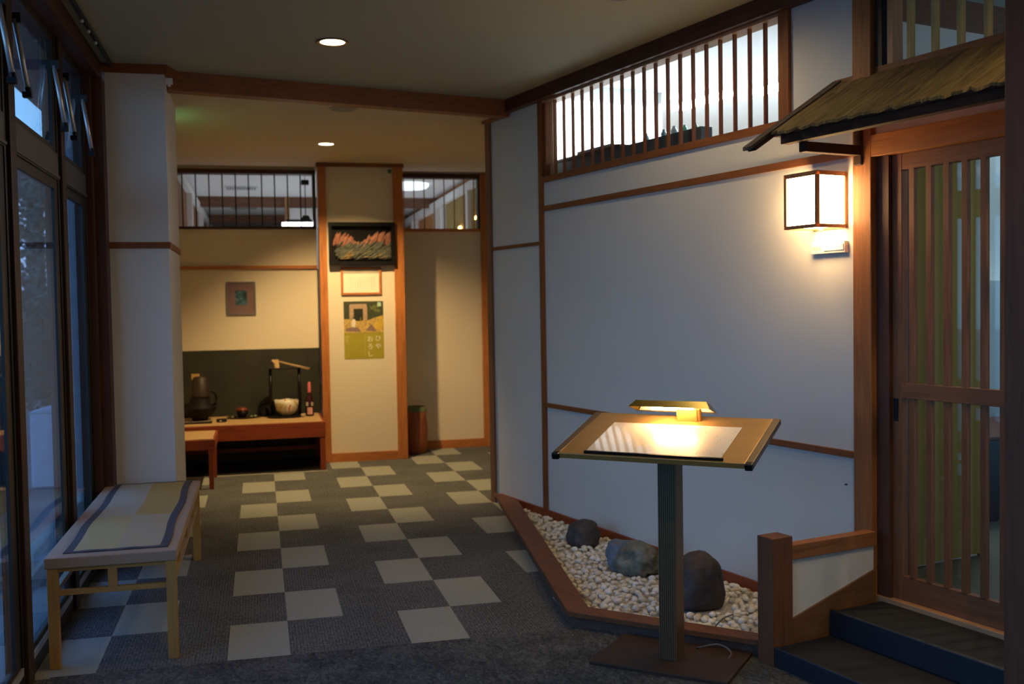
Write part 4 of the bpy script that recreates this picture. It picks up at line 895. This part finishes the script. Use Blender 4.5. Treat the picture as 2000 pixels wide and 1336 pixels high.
# ================================================================== OUTSIDE
wg = plain('wet_paving', (.10, .10, .11, 1), .35, var=.4, scale=2)
o = MB().box(-40, -1.03, -30, 45, -.20, -.06).build('ground_paving', wg); tag(o, 'wet dusk paving outside the tall windows', kind='structure')
o = MB().prism([(-1.65, 3.10), (-1.65, 3.2), (-1.0, 3.35), (-1.0, 3.10)], -6, 20, 'y').build('eave', plain('eave_underside', (.10, .115, .15, 1), .8)); tag(o, 'dark roof eave above the windows outside', kind='structure')
o = MB().box(-1.62, -1.06, 8.9, 9.02, -.06, 3.1).build('fin_wall', plain('fin_grey', (.30, .32, .36, 1), .85)); tag(o, 'grey fin wall outside beyond the windows', kind='structure')
t = thing('utility_box', (-1.86, 9.9, -.06), 0, 'pale utility box standing on the paving outside the window', 'box')
MB().box(-.12, .12, -.15, .15, .0, .66).build('box_body', plain('pale_box', (.50, .55, .66, 1), .6), t, .008); MB().prism([(-.13, .66), (.13, .66), (0, .70)], -.16, .16, 'y').build('box_lid', plain('pale_lid', (.5, .55, .64, 1), .6), t); MB().box(-.10, .10, -.156, -.15, .06, .6).build('box_door', plain('pale_door', (.47, .52, .63, 1), .6), t)
o = MB().box(-1.9, -1.2, 6.4, 6.52, -.06, .05).build('garden_kerb', plain('kerb_stone', (.22, .22, .24, 1), .8)); tag(o, 'low stone kerb on the paving outside the window', 'kerb')
t = thing('neighbour_house', (-9, 24, 0), 0, 'grey house with pale tall windows beyond the garden', 'house')
MB().box(-12, 8, 0, 5, -.06, 4.3).build('wall', plain('house_wall', (.12, .11, .11, 1), .9), t); MB().prism([(-12.5, 4.3), (8.5, 4.3), (7.2, 5.1), (-11, 5.1)], -.5, 5.5, 'y').build('roof', plain('house_roof', (.03, .03, .035, 1), .8), t)
for x in (3.95, 4.55): MB().box(x, x+.24, -.04, 0, 1.9, 3.9).build('window', emit('sky_glow_pane%d' % int(x*10), (.45, .58, 1, 1), .55), t)  # sky reflected in the panes is put in as a faint glow
def bush(loc, rx, ry, rz, nleaf, label, nm, mat, seed):
    random.seed(seed); m = MB()
    for i in range(nleaf):
        th, ph_ = random.uniform(0, 2*PI), math.acos(random.uniform(-.6, 1)); r = random.uniform(.6, 1.0)*(1+.25*noise.noise(Vector((math.cos(th)*2, math.sin(th)*2, math.cos(ph_)*3+seed))))
        p = Vector((rx*r*math.sin(ph_)*math.cos(th), ry*r*math.sin(ph_)*math.sin(th), rz*(.9+r*math.cos(ph_)))); a = Vector((random.uniform(-1, 1), random.uniform(-1, 1), random.uniform(-.4, 1))).normalized(); b = a.orthogonal().normalized(); l = random.uniform(.07, .14)
        m._a([p, p+a*l*.5+b*l*.28, p+a*l, p+a*l*.5-b*l*.28], [(0, 1, 2, 3)])
    t_ = thing(nm, loc, 0, label, 'tree'); m.build('foliage', mat, t_); 
    q = MB(); q.tube([(0, 0, 0), (.05, 0, rz*.6), (0, .05, rz*1.3)], [.08, .05, .02], 8)
    for k in range(5): q.tube([(0, 0, rz*.5), (rx*.5*math.cos(k*1.3), ry*.5*math.sin(k*1.3), rz*1.2)], [.035, .01], 6)
    q.build('trunk', DZ, t_, smooth=True)
lf = plain('dusk_leaves', (.06, .09, .06, 1), .7, var=.4)
bush((-2.9, 13.5, -.06), .9, .8, 1.05, 5000, 'round dark garden bush outside the second window', 'garden_tree', lf, 3)
bush((-4.6, 16.0, -.06), 1.2, 1.0, 1.2, 5000, 'wider dark garden bush farther out beyond the windows', 'garden_tree', lf, 5)
bush((-3.7, 19.5, -.06), 1.1, .8, 2.15, 6000, 'tall dark tree silhouetted against the dusk sky outside', 'garden_tree', lf, 8)

# ================================================================== WORLD + VIEW
w = bpy.data.worlds.new('dusk'); sc.world = w; w.use_nodes = True; nt = w.node_tree; bg = nt.nodes['Background']
tc = nt.nodes.new('ShaderNodeTexCoord'); sp = nt.nodes.new('ShaderNodeSeparateXYZ'); rp = nt.nodes.new('ShaderNodeValToRGB')
nt.links.new(tc.outputs['Generated'], sp.inputs[0]); nt.links.new(sp.outputs['Z'], rp.inputs['Fac']); nt.links.new(rp.outputs['Color'], bg.inputs['Color'])
rp.color_ramp.elements[0].position = 0; rp.color_ramp.elements[0].color = (.27, .60, 1, 1); rp.color_ramp.elements[1].position = .7; rp.color_ramp.elements[1].color = (.10, .30, .85, 1)
bg.inputs['Strength'].default_value = 1.35
sc.view_settings.view_transform = 'Standard'; sc.view_settings.look = 'None'; sc.view_settings.gamma = 1; sc.view_settings.use_curve_mapping = False; sc.view_settings.exposure = .72
sc.cycles.use_denoising = True; sc.cycles.max_bounces = 8; sc.cycles.transparent_max_bounces = 12; sc.cycles.sample_clamp_indirect = 4
